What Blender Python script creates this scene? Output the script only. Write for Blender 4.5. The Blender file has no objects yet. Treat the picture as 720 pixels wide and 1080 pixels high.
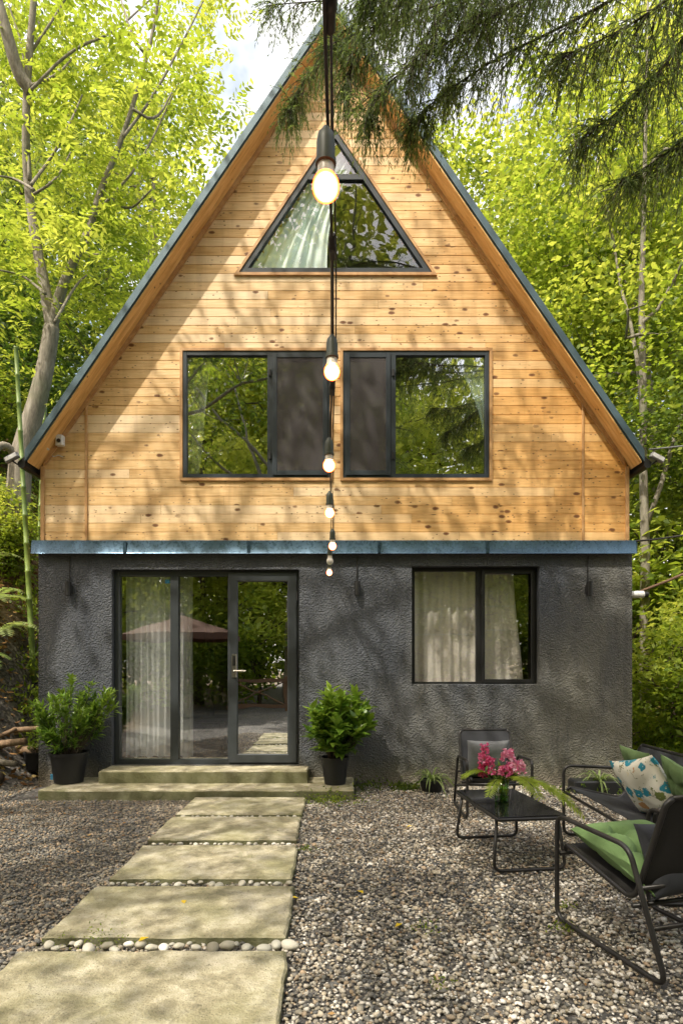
import bpy, math, random
import numpy as np
from mathutils import Vector, Matrix, noise as mnoise
random.seed(7); RNG = np.random.default_rng(7)
SC = bpy.context.scene
COL = SC.collection
R = math.radians
F, HOR, CH = 640.0, 700.0, 1.4           # focal length (photo px), horizon row, camera height
D = 6.89                                  # facade distance
def at(px, py, d):                        # photo pixel at a distance -> world point
    return Vector(((px-360)/F*d, d, CH+(HOR-py)/F*d))
def wx(px): return (px-360)/F*D
def wz(py): return CH+(HOR-py)/F*D

# ------------------------------------------------------------------ objects
def tag(o, label=None, cat=None, group=None, kind=None):
    if label: o['label'] = label
    if cat: o['category'] = cat
    if group: o['group'] = group
    if kind: o['kind'] = kind
    return o
def thing(name, label, cat, loc=(0,0,0), rz=0, group=None):
    o = bpy.data.objects.new(name, None); COL.objects.link(o)
    o.empty_display_size = .1
    o.location = loc; o.rotation_euler = (0,0,rz)
    return tag(o, label, cat, group)
def copy_tree(o, parent=None):
    c = o.copy(); COL.objects.link(c); c.parent = parent
    for ch in list(o.children): copy_tree(ch, c)
    return c

class MB:
    def __init__(s): s.v=[]; s.f=[]; s.t=[]; s.cur=.5; s.smooth=False
    def add(s, vs, fs):
        n=len(s.v); s.v += [tuple(v) for v in vs]
        s.f += [tuple(i+n for i in f) for f in fs]; s.t += [s.cur]*len(vs)
    def box(s, x0,x1,y0,y1,z0,z1, M=None):
        vs=[(x,y,z) for z in (z0,z1) for y in (y0,y1) for x in (x0,x1)]
        if M is not None: vs=[M@Vector(v) for v in vs]
        s.add(vs,[(0,2,3,1),(4,5,7,6),(0,1,5,4),(2,6,7,3),(0,4,6,2),(1,3,7,5)])
    def bbox(s, x0,x1,y0,y1,z0,z1,b=.01, jit=0, M=None):   # bevelled box (chamfer on top and vertical edges)
        pts=lambda i:[(x0+i+b,y0+i),(x1-i-b,y0+i),(x1-i,y0+i+b),(x1-i,y1-i-b),(x1-i-b,y1-i),(x0+i+b,y1-i),(x0+i,y1-i-b),(x0+i,y0+i+b)]
        vs=[(x,y,z0) for x,y in pts(0)]+[(x,y,z1-b) for x,y in pts(0)]+[(x,y,z1) for x,y in pts(b)]
        if M is not None: vs=[M@Vector(v) for v in vs]
        fs=[tuple(range(7,-1,-1)),tuple(range(16,24))]
        for k in (0,8):
            for i in range(8): j=(i+1)%8; fs.append((k+i,k+j,k+8+j,k+8+i))
        s.add(vs,fs)
    def tube(s, pts, r, n=8, cap=True, closed=False):
        pts=[Vector(p) for p in pts]; m=len(pts)
        rs = r if isinstance(r,(list,tuple)) else [r]*m
        up=Vector((0.13,0.21,1)).normalized(); vs=[]; prev=None
        for i,p in enumerate(pts):
            if closed: d=pts[(i+1)%m]-pts[i-1]
            else: d=pts[min(i+1,m-1)]-pts[max(i-1,0)]
            d = d.normalized() if d.length>1e-9 else Vector((0,0,1))
            if prev is None:
                a=up.cross(d)
                if a.length<.1: a=Vector((1,0,0)).cross(d)
            else: a=prev-d*prev.dot(d)
            a.normalize(); prev=a; b=d.cross(a)
            for k in range(n):
                t=2*math.pi*k/n; vs.append(p+(a*math.cos(t)+b*math.sin(t))*rs[i])
        fs=[]
        for i in range(m if closed else m-1):
            i2=(i+1)%m
            for k in range(n):
                k2=(k+1)%n; fs.append((i*n+k,i*n+k2,i2*n+k2,i2*n+k))
        if cap and not closed: fs += [tuple(range(n-1,-1,-1)), tuple((m-1)*n+k for k in range(n))]
        s.add(vs,fs)
    def lathe(s, prof, c=(0,0,0), n=24, M=None):
        vs=[]; 
        for r,z in prof:
            for k in range(n):
                t=2*math.pi*k/n; v=Vector((r*math.cos(t),r*math.sin(t),z))
                vs.append((M@v if M is not None else v)+Vector(c))
        fs=[]
        for i in range(len(prof)-1):
            for k in range(n): k2=(k+1)%n; fs.append((i*n+k,i*n+k2,(i+1)*n+k2,(i+1)*n+k))
        if prof[0][0]>1e-4: fs.append(tuple(range(n-1,-1,-1)))
        if prof[-1][0]>1e-4: fs.append(tuple((len(prof)-1)*n+k for k in range(n)))
        s.add(vs,fs)
    def prism(s, poly, y0, y1):            # poly in x,z, extruded along y
        n=len(poly); vs=[(x,y0,z) for x,z in poly]+[(x,y1,z) for x,z in poly]
        fs=[tuple(range(n)),tuple(range(2*n-1,n-1,-1))]+[(i,i+n,(i+1)%n+n,(i+1)%n) for i in range(n)]
        s.add(vs,fs)
    def build(s, name, mat, parent=None, smooth=None, angle=None):
        me=bpy.data.meshes.new(name); me.from_pydata(s.v,[],s.f); me.update()
        a=me.attributes.new('tint','FLOAT','POINT'); a.data.foreach_set('value', s.t)
        me.materials.append(mat)
        sm = s.smooth if smooth is None else smooth
        if sm: me.shade_smooth()
        if angle: 
            me.shade_smooth()
            try: me.set_sharp_from_angle(angle=R(angle))
            except Exception: pass
        o=bpy.data.objects.new(name,me); COL.objects.link(o); o.parent=parent
        return o
def np_mesh(name, V, Fc, mat, tint=None, parent=None, smooth=False):
    me=bpy.data.meshes.new(name); V=np.asarray(V,dtype=np.float32).reshape(-1,3); Fc=np.asarray(Fc,dtype=np.int32)
    me.vertices.add(len(V)); me.vertices.foreach_set('co',V.ravel())
    k=Fc.shape[1]; me.loops.add(Fc.size); me.loops.foreach_set('vertex_index',Fc.ravel())
    me.polygons.add(len(Fc)); me.polygons.foreach_set('loop_start',np.arange(0,Fc.size,k,dtype=np.int32))
    me.polygons.foreach_set('loop_total',np.full(len(Fc),k,dtype=np.int32))
    me.update(calc_edges=True); me.validate()
    if tint is not None:
        a=me.attributes.new('tint','FLOAT','POINT'); a.data.foreach_set('value',np.asarray(tint,dtype=np.float32).ravel())
    me.materials.append(mat)
    if smooth: me.shade_smooth()
    o=bpy.data.objects.new(name,me); COL.objects.link(o); o.parent=parent
    return o

# ------------------------------------------------------------------ materials
class NT:
    def __init__(s,name):
        s.m=bpy.data.materials.new(name); s.m.use_nodes=True; s.t=s.m.node_tree; s.t.nodes.clear()
        s.out=s.n('ShaderNodeOutputMaterial')
    def n(s,ty,**kw):
        nd=s.t.nodes.new(ty)
        for k,v in kw.items():
            if k in nd.inputs.keys(): nd.inputs[k].default_value=v
            else: setattr(nd,k,v)
        return nd
    def l(s,a,b): s.t.links.new(a,b)
    def coord(s,scale=(1,1,1),loc=(0,0,0)):
        tc=s.n('ShaderNodeTexCoord'); mp=s.n('ShaderNodeMapping'); s.l(tc.outputs['Object'],mp.inputs[0])
        mp.inputs['Scale'].default_value=scale; mp.inputs['Location'].default_value=loc; return mp.outputs[0]
    def noise(s,vec,scale,detail=4,rough=.55,dist=0):
        nd=s.n('ShaderNodeTexNoise'); s.l(vec,nd.inputs['Vector']); nd.inputs['Scale'].default_value=scale
        nd.inputs['Detail'].default_value=detail; nd.inputs['Roughness'].default_value=rough; nd.inputs['Distortion'].default_value=dist
        return nd.outputs['Fac']
    def vor(s,vec,scale,out='Distance',rand=1,feature='F1'):
        nd=s.n('ShaderNodeTexVoronoi'); nd.feature=feature; s.l(vec,nd.inputs['Vector']); nd.inputs['Scale'].default_value=scale
        nd.inputs['Randomness'].default_value=rand; return nd.outputs[out]
    def ramp(s,fac,stops,interp='LINEAR'):
        nd=s.n('ShaderNodeValToRGB'); s.l(fac,nd.inputs[0]); cr=nd.color_ramp; cr.interpolation=interp
        while len(cr.elements)<len(stops): cr.elements.new(.5)
        for e,(p,c) in zip(cr.elements,stops):
            e.position=p; e.color=(c,c,c,1) if isinstance(c,(int,float)) else (*c,1)
        return nd.outputs[0]
    def mix(s,a,b,fac,mode='MIX'):
        nd=s.n('ShaderNodeMix'); nd.data_type='RGBA'; nd.blend_type=mode
        for sock,v in ((nd.inputs[0],fac),(nd.inputs[6],a),(nd.inputs[7],b)):
            if hasattr(v,'is_linked') or hasattr(v,'links'): s.l(v,sock)
            else: sock.default_value = v if isinstance(v,(int,float)) else (*v,1)
        return nd.outputs[2]
    def math(s,op,a,b=0,c=None):
        nd=s.n('ShaderNodeMath'); nd.operation=op
        for i,v in enumerate((a,b) if c is None else (a,b,c)):
            if hasattr(v,'links'): s.l(v,nd.inputs[i])
            else: nd.inputs[i].default_value=v
        return nd.outputs[0]
    def attr(s,name='tint'):
        nd=s.n('ShaderNodeAttribute'); nd.attribute_name=name; return nd.outputs['Fac']
    def bump(s,h,strength=.5,dist=.01):
        nd=s.n('ShaderNodeBump'); s.l(h,nd.inputs['Height']); nd.inputs['Strength'].default_value=strength; nd.inputs['Distance'].default_value=dist
        return nd.outputs[0]
    def bsdf(s,col,rough=.6,metal=0,nrm=None,**kw):
        b=s.n('ShaderNodeBsdfPrincipled')
        for k,v in (('Base Color',col),('Roughness',rough),('Metallic',metal)):
            if hasattr(v,'links'): s.l(v,b.inputs[k])
            else: b.inputs[k].default_value = v if isinstance(v,(int,float)) else (*v,1)
        for k,v in kw.items(): b.inputs[k.replace('_',' ')].default_value=v
        if nrm is not None: s.l(nrm,b.inputs['Normal'])
        s.l(b.outputs[0],s.out.inputs[0]); return b
M={}
def simple(name,col,rough=.6,metal=0,nscale=40,var=.15,bump=.15,bd=.002):
    t=NT(name); c=t.coord(); n=t.noise(c,nscale,5)
    col2=t.mix(tuple(x*(1-var) for x in col),tuple(min(1,x*(1+var)) for x in col),n)
    n2=t.noise(c,nscale*.13,3); col3=t.mix(col2,tuple(x*.8 for x in col),t.ramp(n2,[(.45,0),(.7,.5)]))
    t.bsdf(col3,rough,metal,t.bump(n,bump,bd)); M[name]=t.m; return t.m
def mk():
    # pine siding
    t=NT('pine_siding'); tc=t.n('ShaderNodeTexCoord'); tint=t.attr()
    cb=t.n('ShaderNodeCombineXYZ'); t.l(t.math('MULTIPLY',tint,37.0),cb.inputs[0]); t.l(t.math('MULTIPLY',tint,91.0),cb.inputs[1])
    av=t.n('ShaderNodeVectorMath'); av.operation='ADD'; t.l(tc.outputs['Object'],av.inputs[0]); t.l(cb.outputs[0],av.inputs[1])
    mp=t.n('ShaderNodeMapping'); mp.inputs['Scale'].default_value=(1.1,1,17); t.l(av.outputs[0],mp.inputs[0])
    grain=t.noise(mp.outputs[0],3.2,7,.62,.6)
    base=t.ramp(grain,[(.3,(.60,.35,.125)),(.5,(.80,.52,.225)),(.72,(.90,.67,.36))])
    # per plank tone
    base=t.mix(base,(.86,.73,.53),t.ramp(tint,[(.0,0),(.55,.1),(1,.60)]))
    base=t.mix(base,(.48,.27,.09),t.ramp(tint,[(0,.34),(.25,.08),(.4,0)]))
    # orange towards right and low, paler high
    sx=t.n('ShaderNodeSeparateXYZ'); t.l(tc.outputs['Object'],sx.inputs[0])
    big=t.noise(t.coord(),.55,3); 
    g=t.math('ADD',t.math('MULTIPLY',sx.outputs[0],.17),t.math('MULTIPLY',t.math('SUBTRACT',big,.5),1.1))
    orange=t.ramp(t.math('ADD',g,.20),[(.1,0),(.85,.95)])
    base=t.mix(base,(1.0,.77,.40),orange,'MULTIPLY')
    # knots
    mk_=t.n('ShaderNodeMapping'); mk_.inputs['Scale'].default_value=(1.0,1,1.9); t.l(av.outputs[0],mk_.inputs[0])
    kd=t.vor(mk_.outputs[0],4.0)
    kn=t.noise(av.outputs[0],26,2)
    kk=t.ramp(t.math('ADD',kd,t.math('MULTIPLY',kn,.09)),[(.12,1),(.17,.8),(.215,0)])
    sel=t.noise(av.outputs[0],1.3,1); kk=t.mix((0,0,0),kk,t.ramp(sel,[(.34,0),(.42,1)]))
    base=t.mix(base,(.17,.065,.018),kk)
    kd2=t.vor(mk_.outputs[0],13.0); k2=t.ramp(kd2,[(.12,1),(.19,0)]); k2=t.mix((0,0,0),k2,t.ramp(t.noise(av.outputs[0],.9,1),[(.40,0),(.55,.9)]))
    base=t.mix(base,(.2,.085,.03),k2)
    # weather streaks
    st=t.noise(t.coord((6,1,.7)),1.5,5); base=t.mix(base,(.62,.55,.5),t.ramp(st,[(.5,0),(.8,.55)]),'MULTIPLY')
    t.bsdf(base,.55,0,t.bump(grain,.25,.003)); M['pine']=t.m
    # soffit wood
    t=NT('soffit_wood'); c=t.coord((1,7,1)); n=t.noise(c,2.5,6,.6,.5)
    b=t.ramp(n,[(.3,(.62,.33,.10)),(.6,(.88,.55,.22)),(.8,(.92,.66,.33))])
    kd=t.vor(t.coord((3,3,3)),2.2); b=t.mix(b,(.15,.06,.02),t.ramp(kd,[(.05,1),(.09,0)]))
    t.bsdf(b,.5,0,t.bump(n,.2,.003)); M['soffit']=t.m
    t=NT('trim_wood'); c=t.coord((4,4,4)); n=t.noise(c,2.5,6,.6,.5)
    t.bsdf(t.ramp(n,[(.3,(.42,.21,.075)),(.7,(.62,.38,.17))]),.5,0,t.bump(n,.2,.002)); M['trim']=t.m
    # stucco
    t=NT('dark_stucco'); c=t.coord(); v=t.vor(c,62,'Distance',1,'SMOOTH_F1'); n=t.noise(c,110,6,.65); n3=t.noise(c,38,4)
    h=t.math('ADD',t.math('MULTIPLY',t.ramp(v,[(.05,1),(.55,0)]),.8),t.math('ADD',t.math('MULTIPLY',n,.6),t.math('MULTIPLY',n3,.9)))
    big=t.noise(t.coord((1,1,.35)),1.6,5); sx=t.n('ShaderNodeSeparateXYZ'); t.l(t.coord(),sx.inputs[0])
    col=t.ramp(big,[(.3,(.066,.075,.094)),(.6,(.108,.116,.130)),(.8,(.18,.178,.172))])
    g=t.math('SUBTRACT',t.math('ADD',t.math('MULTIPLY',sx.outputs[0],.12),t.math('MULTIPLY',big,.8)),t.math('MULTIPLY',sx.outputs[2],.16))
    col=t.mix(col,(.18,.17,.13),t.ramp(g,[(.25,0),(.75,.85)]))
    splash=t.math('ADD',sx.outputs[2],t.math('MULTIPLY',t.noise(t.coord((3,1,1)),2,4),.5))
    col=t.mix(col,(.105,.105,.06),t.ramp(splash,[(.32,.8),(.7,0)]))
    col=t.mix(col,(.24,.235,.22),t.ramp(n3,[(.58,0),(.76,.5)])); col=t.mix(col,(.05,.052,.055),t.ramp(t.noise(t.coord((5,1,.5)),2.2,6,.65),[(.52,0),(.75,.6)]))
    col=t.mix(col,(.22,.19,.15),t.ramp(t.math('ADD',sx.outputs[2],t.math('MULTIPLY',t.noise(t.coord((2,1,2)),4,5),.35)),[(.22,.75),(.48,0)]))
    t.bsdf(col,.85,0,t.bump(h,1.0,.016)); M['stucco']=t.m
    # concrete mossy
    t=NT('mossy_concrete'); c=t.coord(); n=t.noise(c,7,8,.7); n2=t.noise(c,1.7,4); n4=t.noise(c,60,5,.7)
    col=t.ramp(n,[(.32,(.19,.165,.10)),(.5,(.42,.37,.245)),(.66,(.66,.60,.45))])
    col=t.mix(col,(.25,.24,.10),t.ramp(n2,[(.42,.05),(.66,.6)]))
    col=t.mix(col,(.13,.115,.075),t.ramp(t.noise(c,5.5,7,.72,.6),[(.56,0),(.68,.6)]))
    col=t.mix(col,(.12,.15,.04),t.ramp(t.noise(c,2.3,8,.75,.4),[(.60,0),(.68,.5)]))
    col=t.mix(col,(.60,.55,.44),t.ramp(t.noise(c,2.9,6,.7,.5),[(.52,0),(.72,.65)]))
    sp=t.noise(c,3.7,2); col=t.mix(col,(.1,.085,.055),t.ramp(t.noise(c,16,3,.6,.8),[(.68,0),(.76,.7)]))
    col=t.mix(col,(.55,.52,.42),t.ramp(n4,[(.6,0),(.75,.5)]))
    col=t.mix(col,(.1,.09,.05),t.ramp(t.noise(c,34,2),[(.70,0),(.76,.65)]))
    vc=t.vor(c,90); pr_=t.vor(c,55); col=t.mix(col,(.09,.08,.05),t.ramp(pr_,[(.10,.75),(.2,0)])); gz=t.n('ShaderNodeNewGeometry'); gx=t.n('ShaderNodeSeparateXYZ'); t.l(gz.outputs['Normal'],gx.inputs[0]); col=t.mix((.10,.11,.045),col,t.ramp(gx.outputs[2],[(.2,.25),(.8,1)]))  # side faces tinted dark green: moss plus painted shade on the edges
    t.bsdf(col,.9,0,t.bump(t.math('ADD',t.math('ADD',t.math('MULTIPLY',n,2.4),t.math('MULTIPLY',n4,.8)),t.math('MULTIPLY',vc,.3)),.8,.012)); M['concrete']=t.m
    # stones
    t=NT('gravel_stone'); a=t.attr(); c=t.coord(); n=t.noise(c,180,3)
    col=t.ramp(a,[(0,(.065,.068,.072)),(.18,(.17,.17,.16)),(.34,(.32,.29,.235)),(.44,(.46,.34,.22)),(.54,(.26,.25,.21)),(.70,(.52,.45,.33)),(.86,(.60,.56,.48)),(1,(.82,.79,.72))])
    col=t.mix(col,(.75,.72,.7),t.ramp(n,[(.4,1),(.7,0.1)]),'MULTIPLY')
    t.bsdf(col,.75,0,t.bump(n,.3,.001)); M['stone']=t.m
    t=NT('river_pebble'); oi=t.n('ShaderNodeObjectInfo'); c=t.coord(); n=t.noise(c,60,3)
    col=t.ramp(oi.outputs['Random'],[(0,(.40,.39,.34)),(.4,(.62,.59,.5)),(.7,(.36,.33,.25)),(1,(.78,.76,.7))])
    t.bsdf(t.mix(col,(.8,.77,.7),t.ramp(n,[(.35,1),(.65,0)]),'MULTIPLY'),.6); M['pebble']=t.m
    # ground
    t=NT('ground_soil'); c=t.coord(); v=t.vor(c,34,'Color'); n=t.noise(c,1.1,4); n2=t.noise(c,9,6,.7)
    bw=t.n('ShaderNodeRGBToBW'); t.l(v,bw.inputs[0])
    grav=t.ramp(bw.outputs[0],[(.2,(.05,.048,.045)),(.6,(.12,.11,.1)),(.9,(.24,.22,.19))])
    soil=t.ramp(n2,[(.3,(.07,.045,.025)),(.55,(.16,.105,.055)),(.7,(.2,.17,.07)),(.8,(.10,.17,.035))])
    geo=t.n('ShaderNodeNewGeometry'); sx=t.n('ShaderNodeSeparateXYZ'); t.l(geo.outputs['Position'],sx.inputs[0])
    yard=t.ramp(t.math('MULTIPLY',t.math('ADD',t.math('ABSOLUTE',sx.outputs[0]),t.math('MULTIPLY',n,.8)),.1),[(.46,0),(.52,1)])
    t.bsdf(t.mix(grav,soil,yard),.9,0,t.bump(n2,.8,.03)); M['ground']=t.m
    # leaves
    def leaf(name,stops,tstops,trans=.5,rough=.45,spec=.3):
        t=NT(name); a=t.attr(); d=t.ramp(a,stops); tr=t.ramp(a,tstops)
        b=t.n('ShaderNodeBsdfPrincipled'); t.l(d,b.inputs['Base Color']); b.inputs['Roughness'].default_value=rough
        b.inputs['Specular IOR Level'].default_value=spec
        tb=t.n('ShaderNodeBsdfTranslucent'); t.l(tr,tb.inputs[0]); mx=t.n('ShaderNodeMixShader'); mx.inputs[0].default_value=trans
        t.l(b.outputs[0],mx.inputs[1]); t.l(tb.outputs[0],mx.inputs[2]); t.l(mx.outputs[0],t.out.inputs[0]); M[name]=t.m
    leaf('leaf_bright',[(0,(.035,.065,.014)),(.5,(.13,.20,.024)),(1,(.33,.39,.055))],[(0,(.10,.18,.015)),(.5,(.42,.54,.04)),(1,(.80,.82,.12))],.5)
    leaf('leaf_mid',[(0,(.025,.05,.012)),(.5,(.08,.125,.025)),(1,(.22,.27,.05))],[(0,(.07,.14,.015)),(.5,(.24,.34,.04)),(1,(.52,.58,.09))],.45)
    leaf('leaf_dark',[(0,(.015,.035,.008)),(.5,(.045,.085,.016)),(1,(.12,.18,.03))],[(0,(.04,.09,.01)),(.5,(.12,.22,.02)),(1,(.3,.42,.05))],.4)
    leaf('leaf_conifer',[(0,(.045,.07,.03)),(.5,(.11,.155,.05)),(1,(.26,.31,.09))],[(0,(.12,.2,.05)),(1,(.5,.62,.14))],.5,.5)
    leaf('leaf_glossy',[(0,(.03,.08,.014)),(.5,(.10,.21,.025)),(1,(.32,.46,.05))],[(0,(.06,.15,.01)),(1,(.35,.5,.06))],.3,.3,.5)
    leaf('leaf_pale',[(0,(.09,.17,.03)),(1,(.36,.42,.18))],[(0,(.2,.35,.05)),(1,(.5,.6,.15))],.4,.4)
    leaf('leaf_litter',[(0,(.09,.045,.02)),(.35,(.24,.12,.05)),(.7,(.42,.25,.10)),(.93,(.55,.42,.18)),(1,(.6,.5,.1))],[(0,(.1,.05,.02)),(1,(.4,.25,.08))],.2,.7,.2)
    leaf('yellow_leaf',[(0,(.75,.50,.02)),(1,(.85,.62,.05))],[(0,(.7,.5,.03)),(1,(.8,.6,.05))],.3)
    leaf('petal',[(0,(.62,.04,.16)),(.4,(.80,.18,.42)),(.75,(.88,.50,.68)),(.9,(.92,.72,.78)),(1,(.7,.04,.05))],[(0,(.8,.08,.2)),(1,(.9,.35,.45))],.4,.5)
    # bark
    def bark(name,c0,c1,c2):
        t=NT(name); c=t.coord((4,4,.9)); n=t.noise(c,5,7,.7,.4); n2=t.noise(t.coord(),1.7,3)
        col=t.ramp(n,[(.3,c0),(.55,c1),(.75,c2)]); col=t.mix(col,(.08,.11,.03),t.ramp(n2,[(.5,0),(.75,.6)]))
        t.bsdf(col,.85,0,t.bump(n,.9,.02)); M[name]=t.m
    bark('bark_grey',(.12,.105,.08),(.27,.24,.19),(.42,.39,.33)); bark('bark_dark',(.03,.022,.015),(.09,.065,.045),(.16,.13,.1))
    bark('bark_log',(.1,.06,.035),(.3,.2,.12),(.42,.32,.21))
    t=NT('bamboo_green'); sx=t.noise(t.coord((1,1,1)),6,3); t.bsdf(t.ramp(sx,[(.3,(.09,.15,.03)),(.7,(.22,.3,.07))]),.4); M['bamboo']=t.m
    # metals etc
    simple('anthracite',(.032,.042,.052),.38,.0,90,.1,.05); simple('anthracite_door',(.042,.049,.054),.42,0,90,.1,.05)
    simple('chair_metal',(.035,.033,.032),.38,.35,120,.15,.08,.0008)
    simple('sling_fabric',(.03,.032,.038),.75,0,500,.3,.5,.001); simple('sling_dark',(.022,.020,.019),.8,0,500,.3,.5,.001)
    simple('pot_plastic',(.014,.015,.017),.5,0,60,.15,.1)
    simple('white_plastic',(.72,.72,.70),.4,0,60,.05,.02); simple('grey_plastic',(.22,.22,.22),.5,0,60,.1,.05)
    simple('cushion_green',(.13,.215,.075),.9,0,420,.25,.5,.001); simple('cushion_sage',(.12,.19,.07),.9,0,420,.25,.5,.001)
    simple('cushion_grey',(.15,.155,.165),.9,0,420,.25,.5,.001)
    simple('steel',(.55,.54,.5),.3,1,90,.1,.03); simple('black_rubber',(.012,.012,.012),.5,0,60,.1,.05)
    simple('cord',(.03,.022,.02),.6,0,60,.1,.05); simple('rope',(.22,.17,.11),.8,0,60,.2,.2)
    simple('socket',(.045,.05,.03),.5,0,60,.2,.05)
    simple('room_wall',(.20,.14,.09),.9,0,5,.2,.05); simple('room_floor',(.09,.055,.03),.6,0,5,.2,.05)
    simple('stove_iron',(.03,.03,.03),.5,.2,50,.1,.1); simple('armchair_cloth',(.34,.29,.24),.9,0,200,.15,.3,.002)
    simple('parasol_cloth',(.12,.06,.04),.9,0,200,.1,.2,.001); simple('fence_wood',(.17,.10,.06),.8,0,20,.25,.4,.004)
    simple('sticker',(.05,.25,.45),.4,0,60,.1,.01); simple('dark_glass_black',(.008,.008,.009),.06,0,40,.05,.0)
    # flashing, roof metal
    t=NT('sheet_metal'); c=t.coord((1,1,.5)); n=t.noise(c,2.6,2,.5,.8); n2=t.noise(t.coord(),30,4)
    t.bsdf(t.mix((.05,.10,.16),(.085,.14,.20),n2),t.ramp(n2,[(.3,.22),(.7,.36)]),.6,t.bump(n,.45,.02)); M['flashing']=t.m
    t=NT('roof_metal'); n=t.noise(t.coord(),12,4); t.bsdf(t.mix((.06,.105,.13),(.10,.15,.175),n),.45,.3,t.bump(n,.2,.004)); M['roof']=t.m
    # glass
    def glass(name,f,tr=(.9,.93,.92)):
        t=NT(name); a=t.n('ShaderNodeBsdfTransparent'); a.inputs[0].default_value=(*tr,1); g=t.n('ShaderNodeBsdfGlossy'); g.inputs['Roughness'].default_value=.0
        g.inputs['Color'].default_value=(.95,.97,1,1)
        n=t.noise(t.coord(),1.3,2); t.l(t.bump(n,.12,.02),g.inputs['Normal'])
        mx=t.n('ShaderNodeMixShader'); mx.inputs[0].default_value=f
        t.l(a.outputs[0],mx.inputs[1]); t.l(g.outputs[0],mx.inputs[2]); t.l(mx.outputs[0],t.out.inputs[0]); M[name]=t.m
    glass('glass',.42,(.95,.97,.96)); glass('glass_gable',.09,(1,1,1)); glass('glass_clear',.2,(1,1,1)); glass('glass_side',.33,(1,1,1)); glass('glass_door',.85,(.7,.72,.72))
    # insect screen
    t=NT('insect_screen'); c=t.coord(); w=t.noise(c,300,1)
    a=t.n('ShaderNodeBsdfTransparent'); b=t.n('ShaderNodeBsdfDiffuse'); b.inputs[0].default_value=(.125,.115,.115,1)
    mx=t.n('ShaderNodeMixShader'); mx.inputs[0].default_value=.46
    t.l(a.outputs[0],mx.inputs[1]); t.l(b.outputs[0],mx.inputs[2]); t.l(mx.outputs[0],t.out.inputs[0]); M['screen']=t.m
    # curtains
    def cloth(name,c,tr):
        t=NT(name); b=t.n('ShaderNodeBsdfDiffuse'); b.inputs[0].default_value=(*c,1); tb=t.n('ShaderNodeBsdfTranslucent'); tb.inputs[0].default_value=(*c,1)
        n=t.noise(t.coord((1,1,.1)),160,2); t.l(t.bump(n,.3,.002),b.inputs['Normal'])
        mx=t.n('ShaderNodeMixShader'); mx.inputs[0].default_value=tr
        t.l(b.outputs[0],mx.inputs[1]); t.l(tb.outputs[0],mx.inputs[2]); t.l(mx.outputs[0],t.out.inputs[0]); M[name]=t.m
    cloth('curtain_white',(.92,.94,.91),.08); cloth('curtain_teal',(.78,.92,.88),.08); cloth('curtain_cream',(.92,.87,.78),.06); cloth('curtain_band',(.92,.9,.86),.1)
    # bulb
    t=NT('bulb_lit'); e=t.n('ShaderNodeEmission'); lw=t.n('ShaderNodeLayerWeight'); lw.inputs[0].default_value=.45
    t.l(t.ramp(lw.outputs['Facing'],[(.2,(1,.80,.55)),(.5,(1,.30,.06)),(.8,(1,.07,.008))]),e.inputs[0]); e.inputs[1].default_value=8.0; t.l(e.outputs[0],t.out.inputs[0]); M['bulb']=t.m
    t=NT('bulb_unlit'); t.bsdf((.75,.73,.66),.3,0,None,Subsurface_Weight=.1); M['bulb_off']=t.m
    t=NT('bulb_collar'); t.bsdf((.7,.62,.5),.35); M['collar']=t.m
    # floral pillow
    t=NT('floral_cloth'); c=t.coord(); dn=t.n('ShaderNodeTexNoise'); dn.inputs['Scale'].default_value=45; t.l(c,dn.inputs['Vector'])
    av=t.n('ShaderNodeVectorMath'); av.operation='MULTIPLY_ADD'; t.l(dn.outputs['Color'],av.inputs[0]); av.inputs[1].default_value=(.045,.045,.045); t.l(c,av.inputs[2])
    v=av.outputs[0]; cell=t.vor(v,10.5,'Color'); dist=t.vor(v,10.5)
    bw=t.n('ShaderNodeRGBToBW'); t.l(cell,bw.inputs[0])
    fl=t.ramp(bw.outputs[0],[(0,(.03,.26,.36)),(.42,(.05,.32,.42)),(.5,(.72,.52,.08)),(.62,(.16,.2,.05)),(.78,(.55,.3,.12))],'CONSTANT')
    base=t.mix((.80,.77,.66),fl,t.ramp(dist,[(.36,1),(.42,0)]))
    base=t.mix(base,(.86,.8,.5),t.ramp(dist,[(.06,1),(.09,0)]))
    vines=t.vor(v,9.5,'Distance',1,'DISTANCE_TO_EDGE'); base=t.mix(base,(.20,.20,.08),t.mix((0,0,0),t.ramp(vines,[(.012,1),(.03,0)]),t.ramp(t.noise(v,14,1),[(.5,0),(.55,1)])))
    lf=t.vor(v,30); lc=t.noise(v,9,1); base=t.mix(base,(.22,.25,.09),t.mix((0,0,0),t.ramp(lf,[(.2,1),(.26,0)]),t.ramp(lc,[(.47,0),(.51,1)])))
    t.bsdf(base,.9); M['floral']=t.m
    t=NT('vase_glass'); a=t.n('ShaderNodeBsdfTransparent'); a.inputs[0].default_value=(.62,.82,.45,1); g=t.n('ShaderNodeBsdfGlossy'); g.inputs['Roughness'].default_value=.03
    lw=t.n('ShaderNodeLayerWeight'); lw.inputs[0].default_value=.35; mx=t.n('ShaderNodeMixShader'); t.l(t.math('MULTIPLY_ADD',lw.outputs['Facing'],.6,.1),mx.inputs[0])
    t.l(a.outputs[0],mx.inputs[1]); t.l(g.outputs[0],mx.inputs[2]); t.l(mx.outputs[0],t.out.inputs[0]); M['vase']=t.m
mk()

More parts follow.
